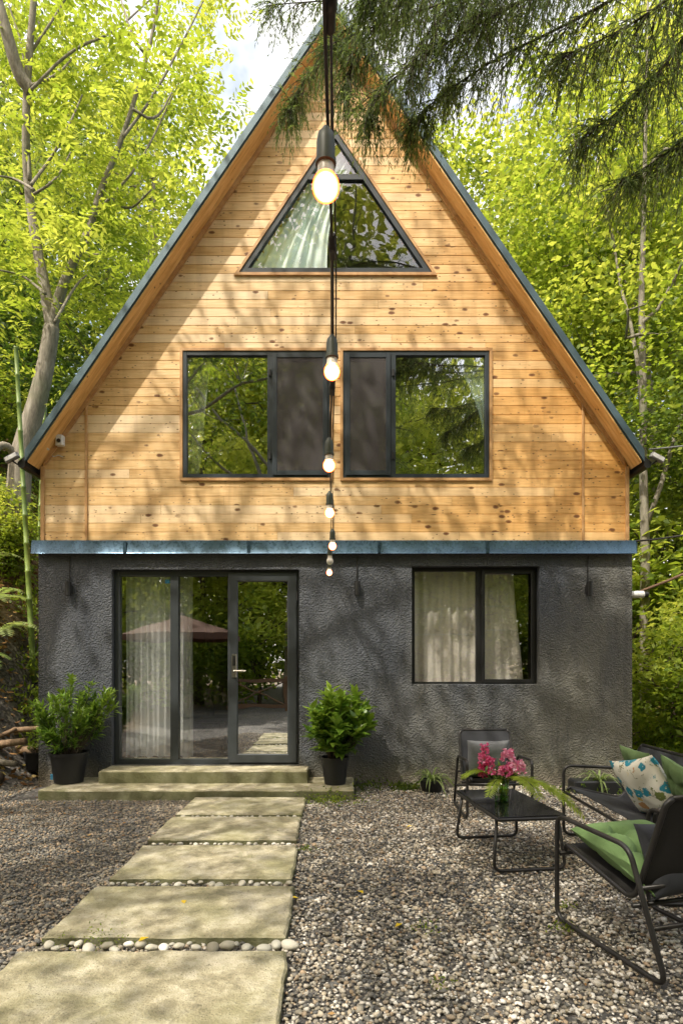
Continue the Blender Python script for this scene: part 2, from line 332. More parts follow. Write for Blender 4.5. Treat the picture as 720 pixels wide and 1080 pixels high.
# ------------------------------------------------------------------ foliage helpers
def unit(a): return a/np.maximum(np.linalg.norm(a,axis=-1,keepdims=True),1e-9)
def kites(base,dr,side,L,W,fold=.0,tint=None):
    """one pointed leaf (4 verts) each; base,dr,side (N,3)"""
    N=len(base); L=np.broadcast_to(L,(N,))[:,None]; W=np.broadcast_to(W,(N,))[:,None]
    nrm=np.cross(dr,side); m=base+dr*L*.42+nrm*fold*W
    V=np.stack([base,m+side*W*.5,base+dr*L,m-side*W*.5],1)
    Fc=(np.arange(N)*4)[:,None]+np.arange(4)
    return V.reshape(-1,3),Fc,(np.repeat(tint,4) if tint is not None else None)
def rand_unit(n,rng): return unit(rng.normal(size=(n,3)))
def perp(d,rng,flat=0.0):
    r=rand_unit(len(d),rng); r[:,2]*=(1-flat); s=unit(np.cross(d,r)) if flat==0 else unit(r-d*np.sum(r*d,1,keepdims=True)); return s
class Leaves:
    def __init__(s): s.V=[];s.F=[];s.T=[];s.n=0
    def add(s,V,Fc,T): s.V.append(V); s.F.append(Fc+s.n); s.T.append(T); s.n+=len(V)
    def build(s,name,mat,parent=None): return np_mesh(name,np.concatenate(s.V),np.concatenate(s.F),mat,np.clip(np.concatenate(s.T),0,1),parent)
def blob_leaves(L,centers,ctint,per,sig,leaf,rng,droop=.3,keep=None,asp=.55):
    n=len(centers)*per; c=np.repeat(centers,per,0); t=np.repeat(ctint,per)
    off=rng.normal(size=(n,3))*np.array(sig); p=c+off
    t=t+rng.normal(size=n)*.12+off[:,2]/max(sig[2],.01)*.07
    if keep is not None: k=keep(p); p=p[k]; t=t[k]; n=len(p)
    d=rand_unit(n,rng); d[:,2]=d[:,2]*.5-droop; d=unit(d); sd=perp(d,rng,.75)
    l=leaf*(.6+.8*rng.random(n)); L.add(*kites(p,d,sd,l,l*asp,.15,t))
def sprigs(L,org,dr,tint,K,Ls,leaf,rng,asp=.36,droop=.25):
    """pinnate leaves: K leaflet pairs along a stalk"""
    N=len(org); side=unit(np.cross(dr,np.array([0,0,1.])+rng.normal(size=(N,3))*.25)); 
    for k in range(K):
        f=(k+1)/K; p=org+dr*(Ls*f)[:,None]+np.array([0,0,-1.])*(droop*Ls*f*f)[:,None]
        for sg in (-1,1):
            d=unit(dr*.55+side*sg+rng.normal(size=(N,3))*.15+np.array([0,0,-.25])); w=unit(np.cross(d,np.cross(dr,side)+rng.normal(size=(N,3))*.3))
            l=leaf*(.75+.5*rng.random(N))*(1-.35*abs(f-.55)); L.add(*kites(p,d,w,l,l*asp,.1,tint+rng.normal(size=N)*.06))
def in_view(p,m=0.0):     # inside the photograph's field of view (with margin)
    y=np.maximum(p[:,1],.01); return (p[:,1]>.2)&(np.abs(p[:,0])/y<.5625+m)&((p[:,2]-CH)/y<1.094+m)
def wob(p0,p1,n,amp,rng):
    p0=np.array(p0,float);p1=np.array(p1,float); pts=[]; off=np.zeros(3)
    for i in range(n+1):
        f=i/n; off=off*.7+rng.normal(size=3)*amp*.6; w=math.sin(math.pi*f)**.5 if 0<f<1 else 0
        pts.append(tuple(p0+(p1-p0)*f+off*w))
    return pts
def hgt(x,y):
    """terrain height"""
    w=max(0.,min(1.,(-x-3.55)/.9)); w=w*w*(3-2*w)
    u=max(0.,(-x-3.7)+.62*(max(y,2.)-6.2)) if y>2 else max(0,(-x-6.5))
    left=w*min(7.5,.95*u) if y>3.2 else w*min(6,.95*u)*max(0,(y-1.5)/1.7)
    if y<3.2: left=min(left,max(0,(-x-5.0))*.8)
    wr=max(0.,min(1.,(x-3.45)/.8)); right=wr*(min(3.,.16*max(0,y-6.2)+.12*max(0,x-4.5)))
    back=max(0.,min(6.,(y-17)*.22))
    n=mnoise.noise(Vector((x*.6,y*.6,0)))*.25*min(1,(left+right+back))
    return max(left,0)+right+back*(.4 if x>-3 else .6)+n
# ------------------------------------------------------------------ ground
def ground():
    xs=np.concatenate([np.linspace(-150,-14,14),np.arange(-13.5,13.5,.3),np.linspace(14,150,14)])
    ys=np.concatenate([np.linspace(-150,-8,12),np.arange(-7.5,26,.3),np.linspace(27,200,16)])
    V=[(x,y,hgt(x,y)) for y in ys for x in xs]; nx=len(xs)
    Fc=[(j*nx+i,j*nx+i+1,(j+1)*nx+i+1,(j+1)*nx+i) for j in range(len(ys)-1) for i in range(nx-1)]
    o=np_mesh('ground',V,Fc,M['ground'],None,None,True); tag(o,kind='structure')
ground()
ICO_V=None
def ico(level):
    import bmesh
    bm=bmesh.new(); bmesh.ops.create_icosphere(bm,subdivisions=level,radius=1); V=np.array([v.co[:] for v in bm.verts]); Fc=np.array([[v.index for v in f.verts] for f in bm.faces]); bm.free(); return V,Fc
SLABS=[(-1.485,-.355,5.46,6.14),(-1.485,-.345,4.66,5.35),(-1.46,-.31,3.83,4.52),(-1.475,-.27,3.0,3.68),(-1.50,-.235,2.12,2.855)]
def gravel():
    rng=np.random.default_rng(3); parts=[]; 
    sp=.0185; xs=np.arange(-6.2,6.2,sp); ys=np.arange(1.75,6.95,sp*.92)
    X,Y=np.meshgrid(xs,ys); X=X.ravel()+rng.normal(size=X.size)*.007; Y=Y.ravel()+rng.normal(size=Y.size)*.007
    k=(np.abs(X)<.5625*Y+.9)
    for x0,x1,y0,y1 in SLABS: k&=~((X>x0-.0)&(X<x1+.0)&(Y>y0)&(Y<y1))
    k&=~((X>-3.42)&(X<.16)&(Y>6.16))
    k&=(X>-4.3-(Y-5)*.0)&(Y<6.87)|(np.abs(X)<3.3)&(Y<6.87)
    # thin out: yard edge by the bank
    edge=-3.62+.25*np.sin(Y*1.7); k&=~((X<edge-.5)&(Y>5.4)&(rng.random(X.size)<.75))
    pn=np.array([mnoise.noise(Vector((a*1.3,b*1.3,9)))+.5*mnoise.noise(Vector((a*4,b*4,2))) for a,b in zip(X,Y)]); k&=~((pn>.34)&(rng.random(X.size)<.45)&(X<-1.6))
    X=X[k];Y=Y[k];N=len(X)
    big=rng.random(N); near=Y<3.6
    for lev,sel in ((1,near),(1,~near)):
        iv,ifc=ico(lev); x=X[sel];y=Y[sel];n=len(x)
        s=.0107*(.42+.95*rng.random(n)**1.8)*(1+.55*(rng.random(n)>.965)); s=np.where(x<-1.6,s*.92,s)
        sc=np.stack([s*(1+.35*rng.random(n)),s*(.75+.3*rng.random(n)),s*(.45+.35*rng.random(n))],1)
        V=iv[None]*sc[:,None]; 
        V=V*(1+.2*rng.normal(size=(n,len(iv),1)).clip(-1.4,1.4))
        tl=rng.normal(size=(n,2))*.35; a=rng.random(n)*6.283
        ca,sa=np.cos(tl[:,0]),np.sin(tl[:,0]); y1=V[...,1]*ca[:,None]-V[...,2]*sa[:,None]; z1=V[...,1]*sa[:,None]+V[...,2]*ca[:,None]; x1=V[...,0]
        c2,s2=np.cos(a),np.sin(a); X2=x1*c2[:,None]-y1*s2[:,None]; Y2=x1*s2[:,None]+y1*c2[:,None]
        z0=.006+rng.random(n)*.012; hz=np.array([hgt(px,py) if abs(px)>3.4 else 0. for px,py in zip(x,y)])
        V=np.stack([X2+x[:,None],Y2+y[:,None],z1+(z0+hz)[:,None]],-1)
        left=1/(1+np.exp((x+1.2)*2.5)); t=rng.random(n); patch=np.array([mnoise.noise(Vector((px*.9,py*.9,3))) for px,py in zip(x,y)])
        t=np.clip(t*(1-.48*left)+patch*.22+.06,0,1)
        T=np.repeat(t,len(iv)); Fc=(np.arange(n)*len(iv))[:,None,None]+ifc[None]
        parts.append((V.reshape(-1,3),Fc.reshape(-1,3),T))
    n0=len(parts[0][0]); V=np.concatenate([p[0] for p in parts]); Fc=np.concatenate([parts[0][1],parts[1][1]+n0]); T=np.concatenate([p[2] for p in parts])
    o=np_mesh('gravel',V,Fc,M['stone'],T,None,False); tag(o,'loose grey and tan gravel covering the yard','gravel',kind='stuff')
gravel()
# path slabs
def rough_slab(x0,x1,y0,y1,z0,z1,seed,shear=0.0,bev=.012,nx=None):
    rng=np.random.default_rng(seed); import bmesh
    mb=MB(); sx=max(4,int((x1-x0)/.05)); sy=max(3,int((y1-y0)/.05)); top=[]
    V=[];F_=[]
    cx,cy=(x0+x1)/2,(y0+y1)/2
    def P(i,j,z,inset):
        x=x0+(x1-x0)*i/sx; y=y0+(y1-y0)*j/sy
        e=.016; 
        if i in(0,sx): x+= (inset if i==0 else -inset)+mnoise.noise(Vector((seed,y*9,z*4)))*e
        if j in(0,sy): y+= (inset if j==0 else -inset)+mnoise.noise(Vector((x*9,seed,z*4)))*e
        zz=z+(mnoise.noise(Vector((x*3,y*3,seed)))*.004+mnoise.noise(Vector((x*17,y*17,seed)))*.0022 if z>z0+.01 else 0)
        x+=shear*(y-y0)
        return (x,y,zz)
    idx={}
    for j in range(sy+1):
        for i in range(sx+1): idx[(i,j)]=len(V); V.append(P(i,j,z1,bev))
    for j in range(sy):
        for i in range(sx): F_.append((idx[i,j],idx[i+1,j],idx[i+1,j+1],idx[i,j+1]))
    ring=[(i,0) for i in range(sx)]+[(sx,j) for j in range(sy)]+[(i,sy) for i in range(sx,0,-1)]+[(0,j) for j in range(sy,0,-1)]
    prev=[idx[r] for r in ring]
    for z,ins in ((z1-bev,0),(z0,0)):
        cur=[]
        for (i,j) in ring: cur.append(len(V)); V.append(P(i,j,z,ins))
        n=len(ring)
        for k in range(n): F_.append((prev[k],cur[k],cur[(k+1)%n],prev[(k+1)%n]))
        prev=cur
    mb.add(V,F_); return mb
slab_lab=['narrow concrete path slab directly below the doorstep','second concrete path slab from the doorstep, fairly short','middle concrete path slab with a bright sun patch, third from the doorstep','large concrete path slab with a yellow leaf lying on it','largest mossy concrete path slab at the bottom of the picture']
for i,(a,b,c,d) in enumerate(SLABS):
    o=rough_slab(a,b,c,d,-.02,.052+.003*(i%2),11+i,shear=-.02 if i else 0).build('path_slab',M['concrete'],None,angle=40)
    tag(o,slab_lab[i],'paving slab','concrete slabs of the path to the door')
# doorsteps
o=rough_slab(-3.08,.13,6.18,D+.05,-.02,.112,31).build('doorstep',M['concrete'],None,angle=40); tag(o,'long low concrete step along the wall under the door','step')
o=rough_slab(-2.61,-.37,6.53,D-.01,.112,.245,33).build('doorstep',M['concrete'],None,angle=40); tag(o,'short raised concrete step directly under the glass door','step')
o=rough_slab(1.95,2.45,4.35,5.1,-.02,.03,37).build('stepping_stone',M['concrete'],None,angle=40); tag(o,'pale concrete stepping stone under the black garden sofa','paving slab')
# pebbles in the gaps
def pebbles():
    rng=random.Random(5); iv,ifc=ico(3)
    meshes=[]
    for k in range(6):
        V=iv*np.array([1,.72,.5]); V=np.array([v*(1+.16*mnoise.noise(Vector(v*1.3+k*7))) for v in V])
        me=bpy.data.meshes.new('river_pebble'); me.from_pydata([tuple(v) for v in V],[],[tuple(int(q) for q in f) for f in ifc]); me.materials.append(M['pebble']); me.shade_smooth(); meshes.append(me)
    def place(x,y,s,z=.02):
        o=bpy.data.objects.new('river_pebble',meshes[rng.randrange(6)]); COL.objects.link(o); o.location=(x,y,z); o.scale=(s,s,s); o.rotation_euler=(rng.uniform(-.2,.2),rng.uniform(-.2,.2),rng.uniform(0,6.28))
        return o
    x=-1.45
    while x<-.28:
        s=rng.uniform(.014,.046); x+=s*rng.uniform(.7,1.1); o=place(x,2.928+rng.uniform(-.04,.03),s,.048-s*.35); x+=s*rng.uniform(.4,1.3)
        tag(o,'pale rounded river pebble in the gap between the two nearest path slabs','pebble','river pebbles between the two nearest slabs')
    x=-1.44
    while x<-.32:
        s=rng.uniform(.010,.034); x+=s; o=place(x,3.755+rng.uniform(-.035,.03),s,.044-s*.3); x+=s*rng.uniform(.5,2.2)
        tag(o,'small rounded river pebble in front of the middle path slab','pebble','river pebbles before the middle slab')
    for yy,lab in ((4.58,'tiny pale pebble in the gap before the second slab from the door'),(5.395,'tiny pale pebble in the gap next to the slab under the doorstep')):
        x=-1.43
        while x<-.38:
            s=rng.uniform(.012,.026); x+=s; o=place(x,yy+rng.uniform(-.012,.012),s,.04); x+=s*rng.uniform(1,3)
            tag(o,lab,'pebble',lab.replace('tiny pale pebble','pebbles'))
pebbles()

# ------------------------------------------------------------------ cabin
CX=-.075; HW=3.36
cabin=thing('cabin','tall gabled cabin with pine clad upper floor over dark rendered ground floor','house',(0,D,0))
def part(mb,name,mat,parent=None,**k):          # meshes are written in world space, parented to the cabin empty
    o=mb.build(name,mat,None,**k); p=parent or cabin; o.parent=p
    if p is cabin: o.matrix_parent_inverse=Matrix.Translation((0,-D,0))
    return o
AP=8.50; SL=1.462
def roofz(x): return AP-SL*abs(x-CX)
def wall_holes(mb,x0,x1,z0,z1,holes,y0,y1):
    xs=sorted({x0,x1}|{h[i] for h in holes for i in(0,1)}); zs=sorted({z0,z1}|{h[i] for h in holes for i in(2,3)})
    inh=lambda x,z:any(h[0]<x<h[1] and h[2]<z<h[3] for h in holes)
    for i in range(len(xs)-1):
        for j in range(len(zs)-1):
            if inh((xs[i]+xs[i+1])/2,(zs[j]+zs[j+1])/2): continue
            a,b,c,d=xs[i],xs[i+1],zs[j],zs[j+1]
            mb.add([(a,y0,c),(b,y0,c),(b,y0,d),(a,y0,d)],[(0,1,2,3)]); mb.add([(a,y1,c),(b,y1,c),(b,y1,d),(a,y1,d)],[(3,2,1,0)])
    for a,b,c,d in holes:
        mb.add([(a,y0,c),(b,y0,c),(b,y1,c),(a,y1,c)],[(3,2,1,0)]); mb.add([(a,y0,d),(b,y0,d),(b,y1,d),(a,y1,d)],[(0,1,2,3)])
        mb.add([(a,y0,c),(a,y1,c),(a,y1,d),(a,y0,d)],[(0,1,2,3)]); mb.add([(b,y0,c),(b,y1,c),(b,y1,d),(b,y0,d)],[(3,2,1,0)])
FL0,FL1=wz(585),wz(571)
door_h=(wx(118),wx(315.5),.245,wz(600.5)); win_h=(wx(434),wx(568.5),wz(723.5),wz(597))
mb=MB(); X0,X1=CX-HW,CX+HW+.01; YB=D+8.5
wall_holes(mb,X0,X1,-.1,FL1-.02,[door_h,win_h],D,D+.22)
mb.add([(X0,D,-.1),(X0,YB,-.1),(X0,YB,FL1-.02),(X0,D,FL1-.02)],[(3,2,1,0)]); mb.add([(X1,D,-.1),(X1,YB,-.1),(X1,YB,FL1-.02),(X1,D,FL1-.02)],[(0,1,2,3)])
mb.add([(X0,YB,-.1),(X1,YB,-.1),(X1,YB,FL1-.02),(X0,YB,FL1-.02)],[(3,2,1,0)])
part(mb,'rendered_wall',M['stucco'])
# siding
UX0,UX1=CX-HW+.05,CX+HW-.05
UY=D-.02
WL=(wx(193.5),wx(348),wz(505),wz(371.5)); WR=(wx(361.5),wx(515),wz(505),wz(371.5))
TA=(wx(353.5),wz(139)); TB=(wx(252.5),wz(289.5)); TC=(wx(455),wz(289.5))
rows=list(np.linspace(FL1,WL[2],8))+list(np.linspace(WL[2],WL[3],15)[1:])+list(np.linspace(WL[3],TB[1],10)[1:])
while rows[-1]<AP: rows.append(rows[-1]+.1015)
mb=MB(); rr=random.Random(4)
def strip(mb,fl,fr,z0,z1,y=UY):
    c=.0045
    zs=[(z0,y+.007),(z0+c,y),(z1-c,y),(z1,y+.007)]
    for k in range(3):
        (za,ya),(zb,yb)=zs[k],zs[k+1]
        mb.add([(fl(za),ya,za),(fr(za),ya,za),(fr(zb),yb,zb),(fl(zb),yb,zb)],[(0,1,2,3)])
for z0,z1 in zip(rows[:-1],rows[1:]):
    zc=(z0+z1)/2
    def L0(z): return max(UX0, CX-(AP-z)/SL) if z<AP else CX
    def R0(z): return min(UX1, CX+(AP-z)/SL) if z<AP else CX
    ints=[(L0,R0)]
    holes=[]
    if WL[2]<zc<WL[3]: holes+= [(lambda z:WL[0],lambda z:WL[1]),(lambda z:WR[0],lambda z:WR[1])]
    if TB[1]<zc<TA[1]:
        tl=lambda z:TB[0]+(TA[0]-TB[0])*min(1,(z-TB[1])/(TA[1]-TB[1])); tr=lambda z:TC[0]+(TA[0]-TC[0])*min(1,(z-TB[1])/(TA[1]-TB[1])); holes.append((tl,tr))
    edges=[L0]+[e for h in holes for e in h]+[R0]
    for k in range(0,len(edges),2):
        a,b=edges[k],edges[k+1]
        if b(zc)-a(zc)<.01: continue
        cuts=[]; x=a(zc)+rr.uniform(.6,3.0)
        while x<b(zc)-.5: cuts.append(x); x+=rr.uniform(1.3,3.2)
        fs=[a]+[(lambda z,c=c:c) for c in cuts]+[b]
        for i in range(len(fs)-1):
            mb.cur=rr.random(); g0=.0015 if i>0 else 0; g1=.0015 if i<len(fs)-2 else 0
            strip(mb,(lambda z,f=fs[i],g=g0:f(z)+g),(lambda z,f=fs[i+1],g=g1:f(z)-g),z0,z1)
    mb.cur=.0
part(mb,'siding',M['pine'])
# inner lining behind siding
mb=MB(); z=rows[0]
for z0,z1 in zip(rows[:-1],rows[1:]):
    zc=(z0+z1)/2; es=[max(UX0,CX-(AP-zc)/SL),min(UX1,CX+(AP-zc)/SL)] if zc<AP else None
    if not es: continue
    h=[]
    if WL[2]<zc<WL[3]: h=[WL[0],WL[1],WR[0],WR[1]]
    if TB[1]<zc<TA[1]: f=(zc-TB[1])/(TA[1]-TB[1]); h=[TB[0]+(TA[0]-TB[0])*f,TC[0]+(TA[0]-TC[0])*f]
    e=[es[0]]+h+[es[1]]
    for k in range(0,len(e),2):
        a,b=e[k]-(0.03 if k else 0),e[k+1]+(.03 if k+1<len(e)-1 else 0)
        if b-a>.02: mb.box(a,b,UY+.014,UY+.12,z0,z1-.0005)
part(mb,'wall_lining',M['trim'])
# upper side walls + back gable
mb=MB(); zt=roofz(UX0)
for x,s in ((UX0,1),(UX1,-1)): mb.box(min(x,x+s*.08),max(x,x+s*.08),UY+.13,YB-.01,FL1,zt-.04)
mb.prism([(UX0+.09,FL1),(UX1-.09,FL1),(UX1-.09,zt-.1),(CX,AP-.1),(UX0+.09,zt-.1)],YB-.1,YB-.02)
mb.cur=.4; part(mb,'side_cladding',M['pine'])
# corner trims and battens
def trim_box(name,x0,x1,z0,z1,y0=UY-.018,y1=UY-.001): 
    mb=MB(); mb.bbox(x0,x1,y0,y1,z0,z1,.003); return part(mb,name,M['trim'])
trim_box('corner_board',UX0-.012,UX0+.03,FL1+.001,roofz(UX0)-.03); trim_box('corner_board',UX1-.03,UX1+.012,FL1+.001,roofz(UX1)-.03)
trim_box('batten',wx(91),wx(93.5),FL1+.001,roofz(wx(91))-.02); trim_box('batten',wx(612),wx(614.5),FL1+.001,roofz(wx(614.5))-.02)
# flashing: sloping metal skirt with slight dents
mb=MB(); n=90
fx0,fx1=wx(36.5),wx(667.5)
for i in range(n+1):
    x=fx0+(fx1-fx0)*i/n; w=.006*mnoise.noise(Vector((x*2.2,0,0)))+.004*mnoise.noise(Vector((x*7,3,0)))
    for (y,z) in ((UY-.024,FL1+.005),(UY-.042+w*.3,FL1-.006),(UY-.055+w,FL0+.012+w*.5),(UY-.062+w,FL0+w*.5),(UY-.055+w,FL0+w*.5)): mb.v.append((x,y,z)); mb.t.append(.5)
for i in range(n):
    for k in range(4): a=i*5+k; mb.f.append((a,a+5,a+6,a+1))
mb.box(fx0+.02,fx1-.02,UY-.02,D-.001,FL0+.03,FL1)
for px in (133,262,398,511): x=wx(px); mb.box(x-.004,x+.03,UY-.064,UY-.05,FL0+.006,FL1-.01)
part(mb,'flashing',M['flashing'],angle=35)
for xa_,xb_ in ((X0-.05,X0-.001),(X1+.001,X1+.05)): mb=MB(); mb.box(xa_,xb_,D-.02,YB,FL0+.02,FL1); part(mb,'flashing',M['flashing'])
# roof
YF=D-.285; TH=.135; EX=HW-.005
rf=MB()
for s in (-1,1):
    xe=CX+s*EX; ze=roofz(xe)
    vs=[]
    for y in (YF+.02,YB+.3): vs+=[(CX,y,AP+.012),(xe,y,ze+.012),(xe,y,ze+TH),(CX,y,AP+TH)]
    rf.add(vs,[(0,1,2,3),(7,6,5,4),(0,4,5,1),(1,5,6,2),(2,6,7,3)])
roof=part(rf,'roof',M['roof'])
for s in (-1,1):
    mb=MB(); xe=CX+s*(EX+.012); ze=roofz(xe)
    pr=[(CX,AP+.028),(xe,ze+.028),(xe,ze+TH+.012),(CX,AP+TH+.012)]
    mb.prism(pr if s>0 else pr[::-1],YF-.004,YF+.018); part(mb,'fascia',M['roof'],roof)
    mb=MB(); xe=CX+s*(EX-.01); ze=roofz(xe)                      # soffit boards
    for k in range(3):
        ya=YF+.019+k*.083; yb=ya+.08
        if k==2: yb=UY+.0
        pr=[(CX,AP-.012),(xe,ze-.012),(xe,ze+.010),(CX,AP+.010)]; mb.cur=.3*k
        mb.prism(pr if s>0 else pr[::-1],ya,yb)
    part(mb,'soffit',M['soffit'],roof)
    mb=MB(); pr=[(CX,AP-.09),(xe-s*.08,roofz(xe-s*.08)-.085),(xe-s*.08,roofz(xe-s*.08)-.014),(CX,AP-.014)]
    mb.prism(pr if s>0 else pr[::-1],UY-.026,UY-.002); part(mb,'rake_board',M['trim'],roof)
    # gutter along the eave
    mb=MB(); xg=CX+s*(EX+.0); zg=roofz(xg)
    prof=[(0,.09),(0,-.02),(s*.02,-.045),(s*.07,-.03),(s*.08,.02),(s*.074,.02),(s*.064,-.024),(s*.022,-.038),(s*.006,-.017),(s*.006,.09)]
    P=[(xg+s*.016+px,zg+pz-.02) for px,pz in prof]; n=len(P)
    for y in (YF+.01,YB+.25): 
        for x,z in P: mb.v.append((x,y,z)); mb.t.append(.5)
    for i in range(n): j=(i+1)%n; mb.f.append((i,j,n+j,n+i))
    mb.prism([(xg+s*.016+a,zg+b-.02) for a,b in prof[:5]],YF+.008,YF+.011)
    part(mb,'gutter',M['black_rubber'],roof)
mb=MB(); mb.prism([(CX-.16,AP-.19),(CX+.16,AP-.19),(CX+.07,AP-.06),(CX-.07,AP-.06)],UY-.04,UY-.027); part(mb,'ridge_block',M['soffit'],roof)

# windows
def frame_rect(mb,x0,x1,z0,z1,w,y0,y1,b=None):
    b=w if b is None else b
    mb.bbox(x0,x0+w,y0,y1,z0,z1,.004); mb.bbox(x1-w,x1,y0,y1,z0,z1,.004)
    mb.box(x0+w,x1-w,y0+.001,y1-.001,z1-w,z1-.001); mb.box(x0+w,x1-w,y0+.001,y1-.001,z0+.001,z0+b)
def pane(x0,x1,z0,z1,y,parent,mat='glass'):
    mb=MB(); mb.box(x0,x1,y,y+.006,z0,z1); return part(mb,'pane',M[mat],parent)
def casing(x0,x1,z0,z1,w=.03):
    mb=MB(); 
    for a in ((x0-w,x0,z0-w,z1+w),(x1,x1+w,z0-w,z1+w),(x0,x1,z1,z1+w),(x0,x1,z0-w,z0)): mb.box(a[0],a[1],UY-.022,UY+.012,a[2],a[3])
    return mb
for (h,side) in ((WL,'L'),(WR,'R')):
    x0,x1,z0,z1=h
    mb=MB(); frame_rect(mb,x0+.002,x1-.002,z0+.002,z1-.002,.045,UY-.012,UY+.05)
    # mullion between fixed pane and sash
    xm=wx(285) if side=='L' else wx(414)
    mb.box(xm-.03,xm+.03,UY-.010,UY+.05,z0+.047,z1-.047)
    wdw=part(mb,'window',M['anthracite'])
    tag(wdw,'upper window with fixed pane on the left and screened sash beside it' if side=='L' else 'upper window with screened sash on the left and fixed pane at right')
    part(casing(x0,x1,z0,z1),'casing',M['trim'],wdw)
    if side=='L': fx=(x0+.047,xm-.03); sx_=(xm+.03,x1-.03)
    else: fx=(xm+.03,x1-.047); sx_=(x0+.03,xm-.03)
    pane(fx[0],fx[1],z0+.047,z1-.047,UY+.02,wdw)
    mb=MB(); frame_rect(mb,sx_[0],sx_[1],z0+.03,z1-.03,.05,UY-.03,UY-.013); sash=part(mb,'sash',M['anthracite'],wdw)
    pane(sx_[0]+.05,sx_[1]-.05,z0+.08,z1-.08,UY+.03,wdw)
    mb=MB(); mb.box(sx_[0]+.05,sx_[1]-.05,UY-.022,UY-.021,z0+.08,z1-.08); part(mb,'insect_screen',M['screen'],wdw)
    mb=MB()
    for hz in (z0+.25,z1-.25): mb=MB(); mb.bbox(xm-.012,xm+.012,UY-.035,UY-.011,hz-.04,hz+.04,.003); part(mb,'hinge',M['black_rubber'],wdw)
# triangle window
def tri_off(A,B,C,d):     # inset triangle by d (x,z)
    P=[Vector(A),Vector(B),Vector(C)]; out=[]
    cen=(P[0]+P[1]+P[2])/3
    lines=[]
    for i in range(3):
        a,b=P[i],P[(i+1)%3]; t=(b-a).normalized(); n=Vector((-t.y,t.x)); 
        if n.dot(cen-a)<0: n=-n
        lines.append((a+n*d,t))
    for i in range(3):
        (p,t),(q,u)=lines[i-1],lines[i]; den=t.x*u.y-t.y*u.x; s=((q-p).x*u.y-(q-p).y*u.x)/den; out.append(p+t*s)
    return out
def tri_ring(mb,T0,T1,y0,y1):
    for i in range(3):
        a,b=T0[i],T0[(i+1)%3]; c,d=T1[(i+1)%3],T1[i]
        poly=[a,b,c,d]; ar=sum(poly[k].x*poly[(k+1)%4].y-poly[(k+1)%4].x*poly[k].y for k in range(4))
        if ar<0: poly=poly[::-1]
        mb.prism([tuple(p) for p in poly],y0,y1)
T0=tri_off(TA,TB,TC,.0); Tm=tri_off(TA,TB,TC,.055); To=tri_off(TA,TB,TC,-.03)
mb=MB(); tri_ring(mb,T0,Tm,UY-.012,UY+.05)
tz=wz(188.5); f=(tz-Tm[1].y)/(Tm[0].y-Tm[1].y); xa=Tm[1].x+(Tm[0].x-Tm[1].x)*f; xb=Tm[2].x+(Tm[0].x-Tm[2].x)*f
mb.box(xa-.015,xb+.015,UY-.010,UY+.048,tz-.03,tz+.03)
tw=part(mb,'window',M['anthracite']); tag(tw,'triangular window under the roof ridge')
mb=MB(); tri_ring(mb,To,T0,UY-.024,UY+.01); part(mb,'casing',M['trim'],tw)
mb=MB(); mb.prism([(xa,tz+.03),(xb,tz+.03),tuple(Tm[0])],UY+.02,UY+.026); part(mb,'pane',M['glass_gable'],tw)
mb=MB(); mb.prism([tuple(Tm[1]),tuple(Tm[2]),(xb,tz-.03),(xa,tz-.03)],UY+.02,UY+.026); part(mb,'pane',M['glass_gable'],tw)
# lower window
x0,x1,z0,z1=win_h; Y0=D+.09
mb=MB(); frame_rect(mb,x0+.004,x1-.004,z0+.004,z1-.004,.04,Y0,Y0+.06); xm=wx(507)
mb.box(xm-.035,xm+.035,Y0+.001,Y0+.058,z0+.045,z1-.045)
wdw=part(mb,'window',M['black_rubber']); tag(wdw,'ground floor window with drawn curtains')
pane(x0+.045,xm-.035,z0+.045,z1-.045,Y0+.03,wdw,'glass_clear'); pane(xm+.06,x1-.075,z0+.075,z1-.075,Y0+.032,wdw,'glass_clear')
mb=MB(); frame_rect(mb,xm+.02,x1-.035,z0+.035,z1-.035,.04,Y0-.022,Y0-.001); part(mb,'sash',M['black_rubber'],wdw)
mb=MB()
for hz in (z0+.28,z1-.28): mb=MB(); mb.bbox(xm+.006,xm+.032,Y0-.04,Y0-.023,hz-.03,hz+.03,.003); part(mb,'hinge',M['black_rubber'],wdw)
mb=MB(); mb.bbox(x0+.002,x1-.002,D+.02,D+.088,z0+.001,z0+.02,.005); part(mb,'sill',M['stucco'],wdw)
# door unit
x0,x1,z0,z1=door_h; Y0=D+.07
a1,a2,b1,b2=wx(126.5),wx(178),wx(186.5),wx(239)
mb=MB(); frame_rect(mb,x0+.004,x1-.004,z0+.003,z1-.004,.06,Y0,Y0+.08,.055)
mb.bbox(a2,b1,Y0-.004,Y0+.081,z0+.056,z1-.066,.003); mb.bbox(b2,b2+.03,Y0-.003,Y0+.081,z0+.056,z1-.066,.003)
wl=part(mb,'glazed_wall',M['anthracite_door']); tag(wl,'two tall fixed panes beside the entrance door')
pane(x0+.066,a2,z0+.06,z1-.066,Y0+.04,wl,'glass_side'); pane(b1,b2,z0+.06,z1-.066,Y0+.04,wl,'glass_side')
mb=MB(); mb.box(wx(171.5),wx(176.5),Y0+.034,Y0+.038,wz(614),wz(610)); part(mb,'sticker',M['sticker'],wl)
dx0,dx1,dz0,dz1=wx(240.5),wx(312.5),z0+.02,z1-.03
mb=MB(); w=.105; yd0,yd1=Y0-.03,Y0-.002
ox=[(dx0,dz0),(dx1,dz0),(dx1,dz1),(dx0,dz1)]; ix=[(dx0+w,dz0+w),(dx1-w,dz0+w),(dx1-w,dz1-w),(dx0+w,dz1-w)]
